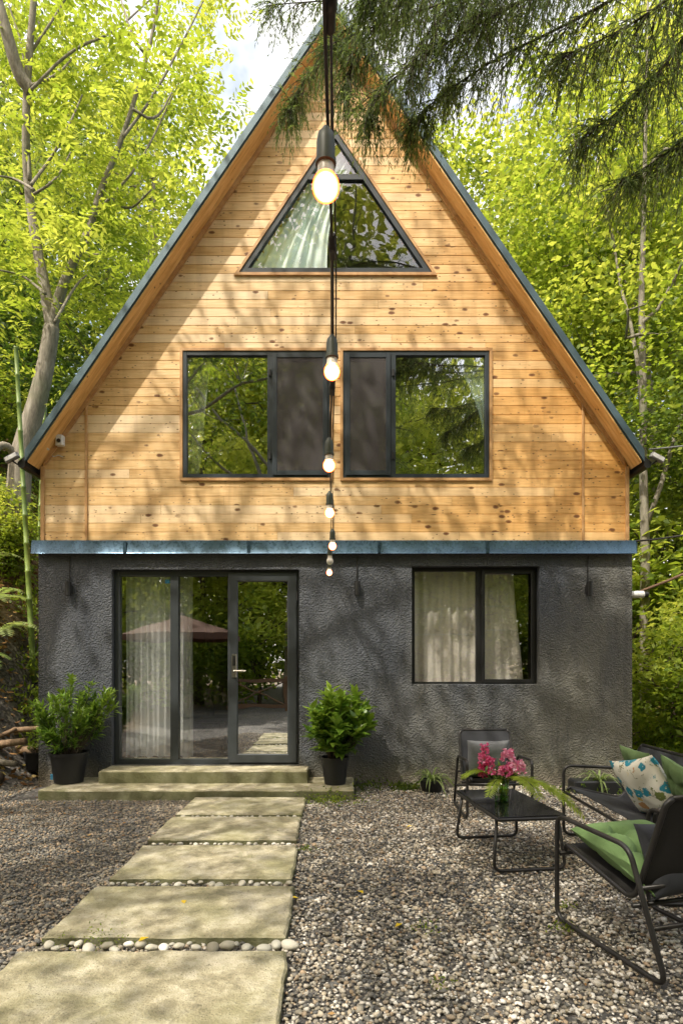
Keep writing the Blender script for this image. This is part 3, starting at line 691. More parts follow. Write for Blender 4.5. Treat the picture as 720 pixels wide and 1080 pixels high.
vs=[(x,yd0+.004,z) for x,z in ox]+[(x+(.01 if i in(0,3) else -.01),yd0,z+(.01 if i<2 else -.01)) for i,(x,z) in enumerate(ox)]+[(x-(.012 if i in(0,3) else -.012),yd0,z-(.012 if i<2 else -.012)) for i,(x,z) in enumerate(ix)]+[(x,yd0+.014,z) for x,z in ix]+[(x,yd1,z) for x,z in ix]+[(x,yd1,z) for x,z in ox]
fs=[]
for k in range(5):
    for i in range(4): j=(i+1)%4; fs.append((k*4+i,k*4+j,k*4+4+j,k*4+4+i))
for i in range(4): j=(i+1)%4; fs.append((i,20+i,20+j,j))
mb.add(vs,fs); door=part(mb,'door',M['anthracite_door'])
pane(dx0+w+.001,dx1-w-.001,dz0+w+.001,dz1-w-.001,yd0+.018,door,'glass_door')
mb=MB(); hx=wx(246.5); hz=wz(702); mb.bbox(hx-.028,hx+.028,yd0-.014,yd0-.001,hz-.135,hz+.135,.005)
mb.tube([(hx,yd0-.015,hz-.06),(hx,yd0-.05,hz-.06)],.011,10); mb.tube([(hx,yd0-.05,hz-.06),(hx+.03,yd0-.054,hz-.06),(hx+.12,yd0-.052,hz-.064)],.010,10)
part(mb,'handle',M['steel'],door,angle=40)
mb=MB(); mb.box(hx-.017,hx+.017,yd0-.017,yd0-.0145,hz+.0,hz+.11); part(mb,'keypad',M['black_rubber'],door)
mb=MB()
for q in (z0+.3,(z0+z1)/2,z1-.3): mb=MB(); mb.tube([(dx1+.008,yd0-.008,q-.05),(dx1+.008,yd0-.008,q+.05)],.01,8); part(mb,'hinge',M['black_rubber'],door)
# rooms
mb=MB(); zf=.24; xi0,xi1=X0+.23,X1-.23; yi=D+4.6; zc=FL1-.12
mb.add([(xi0,D+.221,zf),(xi0,yi,zf),(xi0,yi,zc),(xi0,D+.221,zc)],[(0,1,2,3)]); mb.add([(xi1,D+.221,zf),(xi1,yi,zf),(xi1,yi,zc),(xi1,D+.221,zc)],[(3,2,1,0)])
mb.add([(xi0,yi,zf),(xi1,yi,zf),(xi1,yi,zc),(xi0,yi,zc)],[(0,1,2,3)]); mb.add([(xi0,D+.2,zc),(xi1,D+.2,zc),(xi1,yi,zc),(xi0,yi,zc)],[(0,1,2,3)])
mb.box(.05,.15,D+.23,yi-.01,zf+.004,zc-.004)
part(mb,'interior_wall',M['room_wall'])
mb=MB(); mb.box(xi0,xi1,D+.221,yi,zf-.03,zf-.003); mb.box(UX0+.1,UX1-.1,UY+.13,YB-.2,FL1+.0,FL1+.08); mb.box(-1.9,1.75,UY+.14,D+4.2,wz(320),wz(316)); part(mb,'floor',M['room_floor'])
mb=MB(); mb.prism([(UX0+.1,FL1+.09),(UX1-.1,FL1+.09),(UX1-.1,roofz(UX1-.1)-.03),(CX,AP-.03),(UX0+.1,roofz(UX0+.1)-.03)],D+4.3,D+4.35); mb.box(-.12,-.05,UY+.2,D+4.2,FL1+.09,wz(322)); part(mb,'interior_wall',M['room_wall'])

# curtains
def curtain(name,label,fl,fr,z0,z1,y,mat,folds=9,amp=.03,nz=14,seed=0,bands=()):
    rng=random.Random(seed); n=folds*10; V=[];ph=[rng.uniform(0,6) for _ in range(4)]
    for j in range(nz+1):
        v=j/nz; z=z0+(z1-z0)*v; a,b=fl(v),fr(v)
        for i in range(n+1):
            u=i/n; fo=math.sin(u*folds*2*math.pi+ph[0]+.6*math.sin(v*2+ph[1]))*.7+math.sin(u*folds*4.7+ph[2]+v)*.4
            V.append((a+(b-a)*u+.006*math.sin(v*5+u*20),y+amp*fo*(.55+.45*(1-v)),z+(.012*math.sin(u*folds*3) if j==0 else 0)))
    Fc=[(j*(n+1)+i,j*(n+1)+i+1,(j+1)*(n+1)+i+1,(j+1)*(n+1)+i) for j in range(nz) for i in range(n)]
    root=np_mesh(name,V,Fc,mat,np.zeros(len(V)),None,True); tag(root,label,'curtain')
    for zb in bands:
        mb=MB(); k=(zb-z0)/(z1-z0)*nz; j=int(k); fr_=k-j; base=len(mb.v)
        for i in range(n+1):
            p=Vector(V[j*(n+1)+i]).lerp(Vector(V[(j+1)*(n+1)+i]),fr_); mb.v+= [(p.x,p.y-.004,p.z-.01),(p.x,p.y-.004,p.z+.01)]; mb.t+=[0,0]
        for i in range(n): mb.f.append((2*i,2*i+2,2*i+3,2*i+1))
        mb.build('woven_band',M['curtain_band'],root,smooth=True)
    return root
cb_=lambda x:(lambda v:x)
curtain('curtain','sheer white curtain behind the left glass pane beside the door',cb_(wx(124)),cb_(wx(197)),.30,wz(600),D+.28,M['curtain_white'],11,.035,14,1)
curtain('curtain','beige curtain with pale stripes in the left half of the ground floor window',cb_(wx(432)),cb_(wx(508)),wz(728),wz(596),D+.27,M['curtain_cream'],8,.03,20,2,(wz(640),wz(668)))
curtain('curtain','flat beige curtain with pale stripes in the right half of the ground floor window',cb_(wx(509)),lambda v:wx(560-12*v),wz(728),wz(596),D+.285,M['curtain_cream'],5,.014,20,3,(wz(637),wz(663)))
curtain('curtain','pale teal curtain swept aside in the triangular gable window',lambda v:wx(250+90*v),lambda v:wx(344+40*v-14*math.sin(v*3)),wz(292),wz(150),D+.10,M['curtain_teal'],7,.035,20,4)
curtain('curtain','pale curtain tied back at the right edge of the upper right window',lambda v:wx(513-32*v**1.6),cb_(wx(516)),wz(470),wz(372),D+.10,M['curtain_teal'],3,.02,16,5)
curtain('curtain','faint white curtain at the left edge of the upper left window',cb_(wx(192)),lambda v:wx(206+14*v),wz(504),wz(372),D+.16,M['curtain_white'],3,.02,16,6)
# room furniture seen through the door
t=thing('stove','squat black iron stove seen through the glass beside the door','stove',(-1.78,D+1.25,.24))
mb=MB(); mb.bbox(-.27,.27,-.2,.2,.09,.42,.02); mb.bbox(-.32,.32,-.24,.24,.42,.46,.01); mb.build('body',M['stove_iron'],t)
mb=MB()
for sx in(-.23,.23):
    for sy in(-.16,.16): mb.tube([(sx,sy,0),(sx,sy,.09)],.02,8)
mb.build('leg',M['stove_iron'],t); mb=MB(); mb.bbox(-.2,.2,-.215,-.203,.14,.38,.01); mb.build('door',M['dark_glass_black'],t)
mb=MB(); mb.tube([(0,.08,.46),(0,.08,2.2)],.06,14); mb.build('flue',M['stove_iron'],t)
t=thing('armchair','beige cloth armchair in the room behind the glass beside the door','armchair',(-2.0,D+2.1,.24),.4)
mb=MB(); mb.bbox(-.4,.4,-.35,.35,.15,.45,.05); mb.build('seat',M['armchair_cloth'],t); mb=MB(); mb.bbox(-.4,.4,.2,.42,.45,1.05,.08); mb.build('backrest',M['armchair_cloth'],t)
for s in(-1,1): mb=MB(); mb.bbox(min(s*.4,s*.55),max(s*.4,s*.55),-.36,.38,.1,.65,.05); mb.build('armrest',M['armchair_cloth'],t)

# wall lamps with conduit
for px,lab in ((74.5,'slim black wall lamp on a conduit near the left corner of the cabin'),(376.5,'slim black wall lamp on a conduit between the door and the lower window'),(619,'slim black wall lamp on a conduit near the right corner of the cabin')):
    x=wx(px); t=thing('wall_lamp',lab,'wall lamp',(x,D,wz(622)),0,'wall lamps on the rendered wall')
    mb=MB(); mb.lathe([(.028,-.075),(.032,-.072),(.032,.085),(.028,.088)],(0,-.055,0),16); mb.build('shade',M['black_rubber'],t,angle=40)
    mb=MB(); mb.bbox(-.03,.03,-.03,-.002,-.05,.05,.004); mb.build('mount',M['black_rubber'],t)
    mb=MB(); mb.tube([(0,-.014,.05),(-.004,-.012,.2),(.002,-.012,wz(587)-wz(622))],.007,8); mb.build('conduit',M['black_rubber'],t)
# cameras
t=thing('security_camera','small white security camera on the siding near the left eave','camera',(wx(67),UY,wz(467)))
mb=MB(); mb.bbox(-.045,.045,-.09,-.02,-.06,.06,.015); mb.build('body',M['white_plastic'],t); mb=MB(); mb.lathe([(.022,0),(.022,.008),(0,.009)],(0,-.089,-.015),16,Matrix.Rotation(R(90),3,'X')); mb.build('lens',M['black_rubber'],t)
mb=MB(); mb.tube([(0,-.001,.0),(0,-.03,0)],.015,10); mb.build('bracket',M['white_plastic'],t)
t=thing('security_camera','tiny white bullet camera tucked right under the left eave','camera',(wx(49),UY,wz(478)))
Mx=Matrix.Rotation(R(65),3,'Y'); mb=MB(); mb.lathe([(.02,-.06),(.026,-.055),(.026,.06),(.03,.062),(.03,.075),(.02,.075)],(0,-.08,0),16,Mx); mb.build('body',M['white_plastic'],t,angle=40)
mb=MB(); mb.tube([(0,-.001,.02),(0,-.05,.02),(0,-.07,.005)],.01,8); mb.tube([(0.05,-.01,-.02),(.1,-.006,-.05),(.15,-.004,-.03),(.2,-.004,-.05)],.005,6); mb.build('bracket',M['white_plastic'],t)
for s,lab in ((-1,'small grey floodlight clamped to the left gutter'),(1,'small grey floodlight clamped to the right gutter')):
    x=CX+s*(EX+.14); t=thing('floodlight',lab,'floodlight',(x,YF-.02,roofz(CX+EX)+.06 - .02),0,'floodlights at the roof eaves')
    Mx=Matrix.Rotation(R(s*28),4,'Y'); mb=MB(); mb.bbox(-.08,.08,-.03,.02,-.03,.03,.008,M=Mx); mb.build('housing',M['grey_plastic'],t)
    mb=MB(); mb.bbox(-.068,.068,-.036,-.031,-.02,.02,.002,M=Mx); mb.build('lens',M['white_plastic'],t); mb=MB(); mb.tube([(0,0,-.03),(-s*.04,.03,-.06),(-s*.08,.05,-.05)],.01,8); mb.build('bracket',M['black_rubber'],t)
# cables at right
def cable(label,pts,r,mat='cord',name='cable',cat='cable'):
    mb=MB(); mb.tube(pts,r,8); o=mb.build(name,M[mat],None,smooth=True); return tag(o,label,cat)
def sag(a,b,n,s):
    a=Vector(a);b=Vector(b); return [a.lerp(b,i/n)-Vector((0,0,s*4*(i/n)*(1-i/n))) for i in range(n+1)]
cable('black cable running off the right end of the metal flashing',sag(at(667,571,6.85),at(860,520,8.5),12,.12),.011)
cable('thin grey cable running from the right eave floodlight out of the picture',sag(at(684,474,6.6),at(860,440,8.0),10,.06),.009,'grey_plastic')
cable('brown sloping pole leaning past the right corner of the cabin',[at(664,628,7.05),at(705,612,7.0),at(760,588,7.0)],.016,'fence_wood','pole','pole')
t=thing('outdoor_lamp','small white cylinder lamp sticking out of the right cabin corner','lamp',at(673,627,7.0))
mb=MB(); Mx=Matrix.Rotation(R(90),3,'Y'); mb.lathe([(.03,-.11),(.04,-.1),(.042,.05),(.03,.06)],(0,0,0),16,Mx); mb.build('tube',M['white_plastic'],t,angle=40)
mb=MB(); mb.lathe([(.034,.06),(.034,.10),(.0,.11)],(0,0,0),16,Mx); mb.build('cap',M['black_rubber'],t,angle=40)

# ------------------------------------------------------------------ string lights
BUL=[(343.5,197,1.37,1,.031),(350,392,2.22,1,.030),(347,491,2.93,1,.030),(347.5,541,3.75,1,.030),(350.5,576,4.7,1,.030),(347.8,592,5.2,0,.030),(347.2,604,5.9,1,.028)]
sl=thing('string_light','festoon cable with bulbs strung over the yard to the cabin wall','string lights',(0,0,2.6))
pts=[Vector((.7,-4.5,3.6)),Vector((.25,-2,3.02)),Vector((.0,0,2.78)),Vector((-.035,.7,2.72))]
tops=[]
for k,(px,py,d,on,r) in enumerate(BUL):
    c=at(px,py,d); tp=c+Vector((0,0,.125)); tops.append((c,tp,on,r))
for k,(c,tp,on,r) in enumerate(tops):
    cp=tp+Vector((0.004,0,.02))
    pts.append(cp)
    if k<len(tops)-1: m=(cp+tops[k+1][1])/2+Vector((.006,0,.025)); pts.append(m)
pts.append(Vector((wx(347),D-.12,wz(604)+.03)))
# smooth the cable
def smooth(pts,it=2):
    for _ in range(it):
        q=[pts[0]]
        for a,b in zip(pts[:-1],pts[1:]): q+= [a.lerp(b,.25),a.lerp(b,.75)]
        pts=q+[pts[-1]]
    return pts
def inv(o,mb_name,mb,mat,parent,**k):
    ob=mb.build(mb_name,mat,None,**k); ob.parent=parent; 
    return ob
mb=MB(); off=Vector((0,0,-2.6)); sp=[p+off for p in smooth(pts)]; mb.tube(sp,.0040,8)
mb.tube([p+Vector((.011,0,.004+.006*math.sin(i*.9))) for i,p in enumerate(sp)],.0024,6); mb.build('cable',M['cord'],sl,smooth=True)
mb=MB(); mb.tube([Vector((.73,-4.5,3.72))+off,Vector((-.006,.2,2.86))+off,Vector((-.02,1.2,2.75))+off,Vector((-.042,2.5,2.66))+off,Vector((-.12,D-.05,2.62))+off],.003,6); mb.build('support_wire',M['rope'],sl,smooth=True)
for k in range(3,len(pts)-2):
    if k%2==1:
        p=pts[k] if k>3 else Vector((-.02,1.16,2.665))
        mb=MB(); dr=(pts[k+1]-p).normalized() 
        q=p+off; mb.tube([q-dr*.05,q-dr*.045,q-dr*.012,q-dr*.01,q+dr*.01,q+dr*.012,q+dr*.045,q+dr*.05],[.006,.010,.010,.0125,.0125,.010,.010,.006],10); mb.build('connector',M['cord'],sl,angle=50)
for c,tp,on,r in tops:
    q=c+off; mb=MB()
    mb.lathe([(.006,.135),(.012,.125),(.018,.118),(.021,.10),(.021,.062),(.0235,.060),(.0235,.05),(.02,.048)],q,20); so=mb.build('socket',M['socket'],sl,angle=40)
    mb=MB(); mb.lathe([(.0185,.05),(.019,.035),(.022,.024),(.0,.024)],q,20); mb.build('bulb_neck',M['collar'],sl,angle=60)
    mb=MB(); prof=[(0,-r*1.04)]+[(r*math.sin(a)*.99,-r*math.cos(a)*1.04) for a in [math.pi*i/16 for i in range(1,13)]]+[(.021,.026)]
    mb.lathe(prof,q,24); mb.build('bulb',M['bulb'] if on else M['bulb_off'],sl,smooth=True)
q=Vector((wx(347),D,wz(604)+.03))+off; mb=MB(); mb.tube([q,q+Vector((0,-.10,0)),q+Vector((0,-.12,.02)),q+Vector((0,-.10,.035))],.004,8); mb.build('wall_hook',M['steel'],sl,smooth=True)

# ------------------------------------------------------------------ garden furniture
def fillet(pts,r,n=6,closed=False):
    pts=[Vector(p) for p in pts]; m=len(pts); out=[]
    for i in range(m):
        if not closed and i in(0,m-1): out.append(pts[i]); continue
        a,p,b=pts[i-1],pts[i],pts[(i+1)%m]; u=(a-p); v=(b-p); k=min(r,u.length*.45,v.length*.45)
        s=p+u.normalized()*k; e=p+v.normalized()*k
        for j in range(n+1): t=j/n; out.append(s.lerp(p,t).lerp(p.lerp(e,t),t))
    return out
def seat_unit(root,W,depth=.72,arm=.57,backz=.78,seatf=.41,seatb=.29,yb=-.13,ytop=-.33,tube=.0125,rear=-.36,armb=-.14,fabric='sling_fabric'):
    yf=rear+depth
    for s in(-1,1):
        x=s*W/2; mb=MB()
        loop=fillet([(x,yf,0.014),(x,yf,arm),(x,armb,arm-.02),(x,rear,0.014)],.07,7,True); mb.tube(loop,tube,10,closed=True); mb.build('side_frame',M['chair_metal'],root,smooth=True)
        xr=s*(W/2-.04); mb=MB(); rail=fillet([(xr,yf-.015,seatf-.03),(xr,yf-.03,seatf),(xr,yb,seatb),(xr,ytop,backz-.03),(xr-s*.03,ytop-.01,backz)],.075,6)
        mb.tube(rail,.013,10); mb.build('seat_rail',M['chair_metal'],root,smooth=True)
    def crossbar(y,z,w=W,r=.011): mb=MB(); mb.tube([(-w/2,y,z),(w/2,y,z)],r,8); mb.build('crossbar',M['chair_metal'],root,smooth=True)
    crossbar(yf-.012,seatf-.05,W-.02); crossbar(armb-.055,arm*.66,W); crossbar(rear+.09,arm*.34+.03,W); crossbar(yb+.0,seatb-.022,W-.06)
    mb=MB(); mb.tube(fillet([(-(W/2-.07),ytop-.01,backz),(W/2-.07,ytop-.01,backz)],.02),.012,8); mb.build('top_rail',M['chair_metal'],root,smooth=True)
    # sling: a sheet following the rail profile
    prof=fillet([(0,yf-.03,seatf+.002),(0,yb,seatb+.004),(0,ytop,backz-.01)],.09,6); xs=np.linspace(-(W/2-.045),W/2-.045,13); 
    P=[]; 
    for i in range(len(prof)-1):
        for t in np.linspace(0,1,5 if (prof[i+1]-prof[i]).length>.1 else 2)[:-1]: P.append(prof[i].lerp(prof[i+1],t))
    P.append(prof[-1])
    bi=min(range(len(P)),key=lambda i:abs(P[i].y-yb)+abs(P[i].z-seatb)*.3)
    for nm,seg in (('seat',P[:bi+1]),('backrest',P[bi:])):
        mb=MB(); m=len(seg)
        for th in (0,1):
            for j,p in enumerate(seg):
                for x in xs:
                    dip=-.022*(1-(2*x/W)**2)*math.sin(math.pi*min(1,max(0,j/(m-1)))) if m>1 else 0
                    d=Vector((0,.0,1)) if nm=='seat' else Vector((0,1,.25)).normalized()
                    q=Vector((x,p.y,p.z))+d*(dip-(.004*th)); mb.v.append(tuple(q)); mb.t.append(.5)
        n=len(xs); 
        for th in(0,1):
            o_=th*m*n
            for j in range(m-1):
                for i in range(n-1):
                    q=(o_+j*n+i,o_+j*n+i+1,o_+(j+1)*n+i+1,o_+(j+1)*n+i); mb.f.append(q if th==0 else q[::-1])
        mb.build(nm,M[fabric],root,smooth=True)
GF='black tube framed garden furniture'
# chair by the wall, facing the camera
c1=thing('garden_chair','black mesh armchair against the wall, grey pillow on it, facing the yard','garden chair',(1.39,5.63,.018),R(180),'two black garden armchairs'); seat_unit(c1,.57,.62,.53,.74,.37,.28,yb=-.12,ytop=-.27,rear=-.33)
# chair near the camera
c2=thing('garden_chair','black mesh armchair nearest the camera, seen from behind, green seat cushion','garden chair',(1.56,2.99,.018),.281,'two black garden armchairs'); seat_unit(c2,.60,.75,.565,.80,.41,.29,yb=-.13,ytop=-.31,fabric='sling_dark')
# sofa, facing left
so=thing('garden_sofa','black two seat garden sofa along the right side with pillows','garden sofa',(2.10,4.16,.018),R(90),None); seat_unit(so,1.42,.68,.565,.74,.40,.31,yb=-.14,ytop=-.27)
# table
tb=thing('coffee_table','low black glass topped table with sled legs holding the flowers','coffee table',(1.20,4.42,.018),.13)
mb=MB(); mb.bbox(-.235,.235,-.43,.43,.372,.380,.003); mb.build('tabletop',M['dark_glass_black'],tb)
mb=MB(); L_=fillet([(-.235,-.43,.36),(.235,-.43,.36),(.235,.43,.36),(-.235,.43,.36)],.03,4,True); mb.tube(L_,.012,8,closed=True); mb.build('top_frame',M['chair_metal'],tb,smooth=True)
for y in(-.39,.39):
    mb=MB(); mb.tube(fillet([(-.215,y*.9,.355),(-.25,y,.013),(.25,y,.013),(.215,y*.9,.355)],.06,6),.0115,8); mb.build('leg',M['chair_metal'],tb,smooth=True)
# pillows
def pillow(name,label,cat,loc,rot,w,h,t,mat,tuft=False,n=28,ties=False,pin=.10):
    V=[];mb=MB()
    for s in(1,-1):
        for j in range(n+1):
            for i in range(n+1):
                u=2*i/n-1; v=2*j/n-1; k=max(0,(1-abs(u)**3.0)*(1-abs(v)**3.0))**.5
                e=1-pin*(u*u*(1-v*v)*.5) ; e2=1-pin*(v*v*(1-u*u)*.5)
                z=t/2*k*(1+.12*mnoise.noise(Vector((u*2.3+w*9,v*2.3,s))))
                if tuft:
                    for a in(-.34,.34):
                        for b in(-.34,.34):
                            d=math.hypot(u-a,v-b); z*=1-.85*math.exp(-(d/.15)**2)-.34*math.exp(-(min(abs(u-a),abs(v-b))/.06)**2)*math.exp(-d/.5)
                mb.v.append((u*w/2*(1-pin*(1-v*v)*abs(u)*.8),v*h/2*(1-pin*(1-u*u)*abs(v)*.8),s*z)); mb.t.append(.5)
    m=(n+1)**2
    for s in(0,1):
        for j in range(n):
            for i in range(n):
                q=(s*m+j*(n+1)+i,s*m+j*(n+1)+i+1,s*m+(j+1)*(n+1)+i+1,s*m+(j+1)*(n+1)+i); mb.f.append(q if s==0 else q[::-1])
    if ties:
        for sx in(-1,1):
            for k in range(2):
                c=Vector((sx*w*.46,-h*.47,0)); mb.tube([c,c+Vector((sx*.02,-.03-.01*k,.01)),c+Vector((sx*(.03-.04*k),-.06,-.015)),c+Vector((sx*(.05-.07*k),-.07,-.03))],.005,6)
    o=mb.build(name,M[mat],None,smooth=True); o.location=loc; o.rotation_euler=rot; return tag(o,label,cat)
def onseat(root,p,e):
    m=Matrix.Translation(root.location)@Matrix.Rotation(root.rotation_euler.z,4,'Z'); q=m@Vector(p)
    r=(Matrix.Rotation(root.rotation_euler.z,4,'Z')@(Matrix.Rotation(e[2],4,'Z')@Matrix.Rotation(e[1],4,'Y')@Matrix.Rotation(e[0],4,'X'))).to_euler(); return q,r
q,r=onseat(c2,(0,.10,.415),(R(14),0,0)); q.z+=.02; pillow('seat_cushion','bright green tufted seat cushion on the armchair nearest the camera','cushion',q,r,.50,.52,.17,'cushion_green',True,36,True)
q,r=onseat(c1,(0,.06,.375),(R(12),0,0)); pillow('seat_cushion','green seat cushion on the armchair by the wall, mostly behind the flowers','cushion',q,r,.44,.42,.07,'cushion_green',True,30)
q,r=onseat(c1,(.01,-.13,.50),(R(74),0,0)); pillow('pillow','small slate grey pillow leaning on the armchair by the wall','pillow',q,r,.40,.34,.12,'cushion_grey')
q,r=onseat(c2,(0,-.135,.47),(R(70),0,0)); pillow('pillow','dark grey pillow inside the armchair nearest the camera','pillow',q,r,.44,.34,.1,'sling_fabric')
q,r=onseat(so,(.31,-.14,.56),(R(64),R(0),R(0))); pillow('pillow','sage green tufted pillow behind the floral one on the sofa','pillow',q,r,.46,.44,.10,'cushion_sage',True,30)
q,r=onseat(so,(.06,-.02,.535),(R(62),R(14),R(14))); pillow('pillow','white pillow with teal and yellow flowers leaning on the sofa','pillow',q,r,.44,.44,.15,'floral')
q,r=onseat(so,(-.30,-.10,.56),(R(66),R(-10),R(0))); pillow('pillow','sage green pillow at the right edge of the picture on the sofa','pillow',q,r,.42,.42,.11,'cushion_sage',True,30)

# ------------------------------------------------------------------ vase & bouquet
vp=Vector((1.165,4.42,.398))
o=MB(); o.lathe([(.0,.0),(.046,.0),(.05,.006),(.05,.165),(.047,.165),(.046,.012),(.0,.010)],(0,0,0),28); v_=o.build('vase',M['vase'],None,smooth=True); v_.location=vp; tag(v_,'clear green tinted glass vase on the low black table','vase')
bq=thing('bouquet','bunch of pink flowers and fern fronds standing in the glass vase','bouquet',vp)
rng=np.random.default_rng(12)
def frond(parent,p0,dirv,L_,w,droop,name='fern_frond',mat='leaf_pale',pairs=22,seed=0,sub=False,tint=.35):
    rg=np.random.default_rng(seed); d=np.array(dirv,float); d/=np.linalg.norm(d); side=unit(np.cross(d,[0,0,1.])[None])[0]
    ts=np.linspace(0,1,pairs+1); axis=np.array(p0)+np.outer(ts*L_,d)+np.outer(-droop*L_*ts**2,[0,0,1.]); Lf=Leaves()
    for k in range(2,pairs+1):
        f=ts[k]; a=unit((axis[k]-axis[k-1])[None])[0]; w_=w*math.sin(math.pi*min(1,(.12+.88*(1-f))**.9*.93))**.8+.006
        for s in(-1,1):
            dd=unit((a*.42+side*s+np.array([0,0,-.18])+rg.normal(size=3)*.05)[None]); up=np.cross(dd[0],a)
            m=7 if sub else 1
            if sub:
                q=np.linspace(.08,1,m)[:,None]*w_*dd+axis[k]; 
                for ss in(-1,1):
                    ld=unit(dd*.6+ss*a[None]+rg.normal(size=(m,3))*.08); sd=unit(np.cross(ld,up[None].repeat(m,0)))
                    ll=w_*.26*(1.15-np.linspace(.08,1,m)); Lf.add(*kites(q,ld,sd,ll,ll*.55,.0,np.full(m,tint)+rg.normal(size=m)*.1))
            sd=unit(np.cross(dd,up[None])); Lf.add(*kites(axis[k][None],dd,sd,np.array([w_]),np.array([max(.008,w_*(.14 if sub else .2))]),0,np.array([tint+rg.normal()*.08])))
    # stalk as thin kites
    for k in range(pairs):
        a=axis[k+1]-axis[k]; l=np.linalg.norm(a); Lf.add(*kites(axis[k][None],(a/l)[None],side[None],np.array([l*1.2]),np.array([.006]),0,np.array([.2])))
    return Lf.build(name,M[mat],parent)
frond(bq,(.02,0,.16),(.62,-.35,.30),.58,.16,.72,seed=1,mat='leaf_bright',tint=.72,sub=True); frond(bq,(-.02,0,.16),(-.75,.0,.75),.38,.10,.65,seed=2,mat='leaf_bright',tint=.72,sub=True); frond(bq,(.0,.02,.16),(.35,.2,.9),.30,.08,.8,seed=3,mat='leaf_bright',tint=.72,sub=True)
frond(bq,(.01,-.02,.16),(.45,-.7,.6),.40,.10,.75,seed=9,mat='leaf_bright',tint=.8,sub=True); frond(bq,(.0,-.02,.15),(-.5,-.6,.5),.26,.06,.8,seed=4,mat='leaf_bright',tint=.72,sub=True); frond(bq,(.0,-.0,.15),(.8,-.1,.6),.24,.05,.7,seed=6,mat='leaf_bright',tint=.72,sub=True)
def bloom(c,h,r,n,tn,seed):
    rg=np.random.default_rng(seed); Lf=Leaves(); f=rg.random(n); a=rg.random(n)*6.28; rr_=r*(1-.45*f)*(.6+.5*rg.random(n))
    p=np.stack([c[0]+rr_*np.cos(a),c[1]+rr_*np.sin(a),c[2]+h*(f-.5)],1); d=unit(np.stack([np.cos(a),np.sin(a),rg.normal(size=n)*.6],1)+rg.normal(size=(n,3))*.5); sd=perp(d,rg)
    Lf.add(*kites(p-d*.01,d,sd,.026*(.7+.6*rg.random(n)),.024,.25,np.clip(tn+rg.normal(size=n)*.2,0,.93))); return Lf.build('bloom',M['petal'],bq)
for i,(dx,dy,dz,h,r,tn) in enumerate([(-.115,0,.335,.12,.034,.35),(-.085,-.03,.255,.10,.035,.3),(-.13,-.01,.215,.07,.025,.12),(.035,-.02,.33,.07,.045,.75),(.07,-.05,.245,.07,.06,.7),(.01,-.06,.225,.06,.045,.5),(.12,.0,.25,.06,.035,.8)]):
    bloom((dx*1.1,dy,dz+.01),h*1.2,r*1.15,120,tn,40+i)
mb=MB()
for i in range(16):
    a=i*.9; mb.tube([(.028*math.cos(a),.028*math.sin(a),.015),(.012*math.cos(a+.5),.012*math.sin(a+.5),.15),(.11*math.cos(a+.3),.04*math.sin(a),.24)],.0026,5)
mb.build('stem',M['bamboo'],bq)
Lf=Leaves(); n=90; p=np.array([0,0,.2])+rng.normal(size=(n,3))*[.05,.04,.035]; d=unit(rand_unit(n,rng)+[0,0,.2]); Lf.add(*kites(p,d,perp(d,rng),.06,.02,.1,rng.random(n)*.6)); Lf.build('foliage',M['leaf_glossy'],bq)

# ------------------------------------------------------------------ pot plants
def pot(parent,r,h):
    mb=MB(); mb.lathe([(r*.72,0),(r*.76,.004),(r*.97,h*.9),(r*1.04,h*.9),(r*1.05,h),(r*.96,h),(r*.93,h*.86),(.0,h*.86)],(0,0,0),28); mb.build('pot',M['pot_plastic'],parent,angle=40)
def leaf6(Lf,base,dr,side,L,W,tint,rng,curl=.12):
    """broad leaf of 2 quads folded on the midrib, tips bending"""
    N=len(base); L=L[:,None];W=W[:,None]; n=np.cross(dr,side); n=np.where(n[:,2:3]<0,-n,n)
    b=base; m=base+dr*L*.5-n*L*.02; tip=base+dr*L-n*L*curl; l=base+dr*L*.45+side*W*.5+n*W*.14; r=base+dr*L*.45-side*W*.5+n*W*.14
    Vv=np.stack([b,l,tip,m,r],1).reshape(-1,3); i0=(np.arange(N)*5)[:,None]; Fc=np.concatenate([i0+np.array([0,3,2,1]),i0+np.array([0,4,2,3])],0)
    Lf.add(Vv,Fc,np.repeat(tint,5))
def pot_shrub(root,c,rad,nst,per,lsz,asp,mat,seed,extra=()):
    rg=np.random.default_rng(seed); Lf=Leaves(); mb=MB(); cz=c[2]
    ends=[]
    for i in range(nst):
        d=rand_unit(1,rg)[0]; e=np.array(c)+d*np.array(rad)*(.45+.5*rg.random()); ends.append(e)
    ends+= [np.array(e) for e in extra]
    for e in ends:
        pts=wob((rg.normal()*.02,rg.normal()*.02,.2),e,5,.012,rg); mb.tube(pts,[.007,.006,.005,.004,.003,.002],5)
        tip=np.array(pts[-1])-np.array(pts[-3]); tip=tip/np.linalg.norm(tip)
        n=per; f=rg.random(n)**.6; p=np.array(pts[-3])+(np.array(pts[-1])-np.array(pts[-3]))*f[:,None]+rg.normal(size=(n,3))*.008
        d=unit(tip*.7+rand_unit(n,rg)*.9+[0,0,.25]); sd=unit(np.cross(d,rand_unit(n,rg)*.35+[0,0,1.])); l=lsz*(.6+.6*rg.random(n)); out=np.linalg.norm((e-np.array(c))/np.array(rad))
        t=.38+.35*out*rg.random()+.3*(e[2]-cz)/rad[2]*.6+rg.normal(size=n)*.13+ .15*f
        leaf6(Lf,p,d,sd,l,l*asp,t,rg)
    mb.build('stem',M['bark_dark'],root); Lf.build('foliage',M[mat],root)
p1=thing('potted_plant','bushy shrub with narrow green leaves in a black pot left of the door','potted plant',(-2.96,6.60,.112))
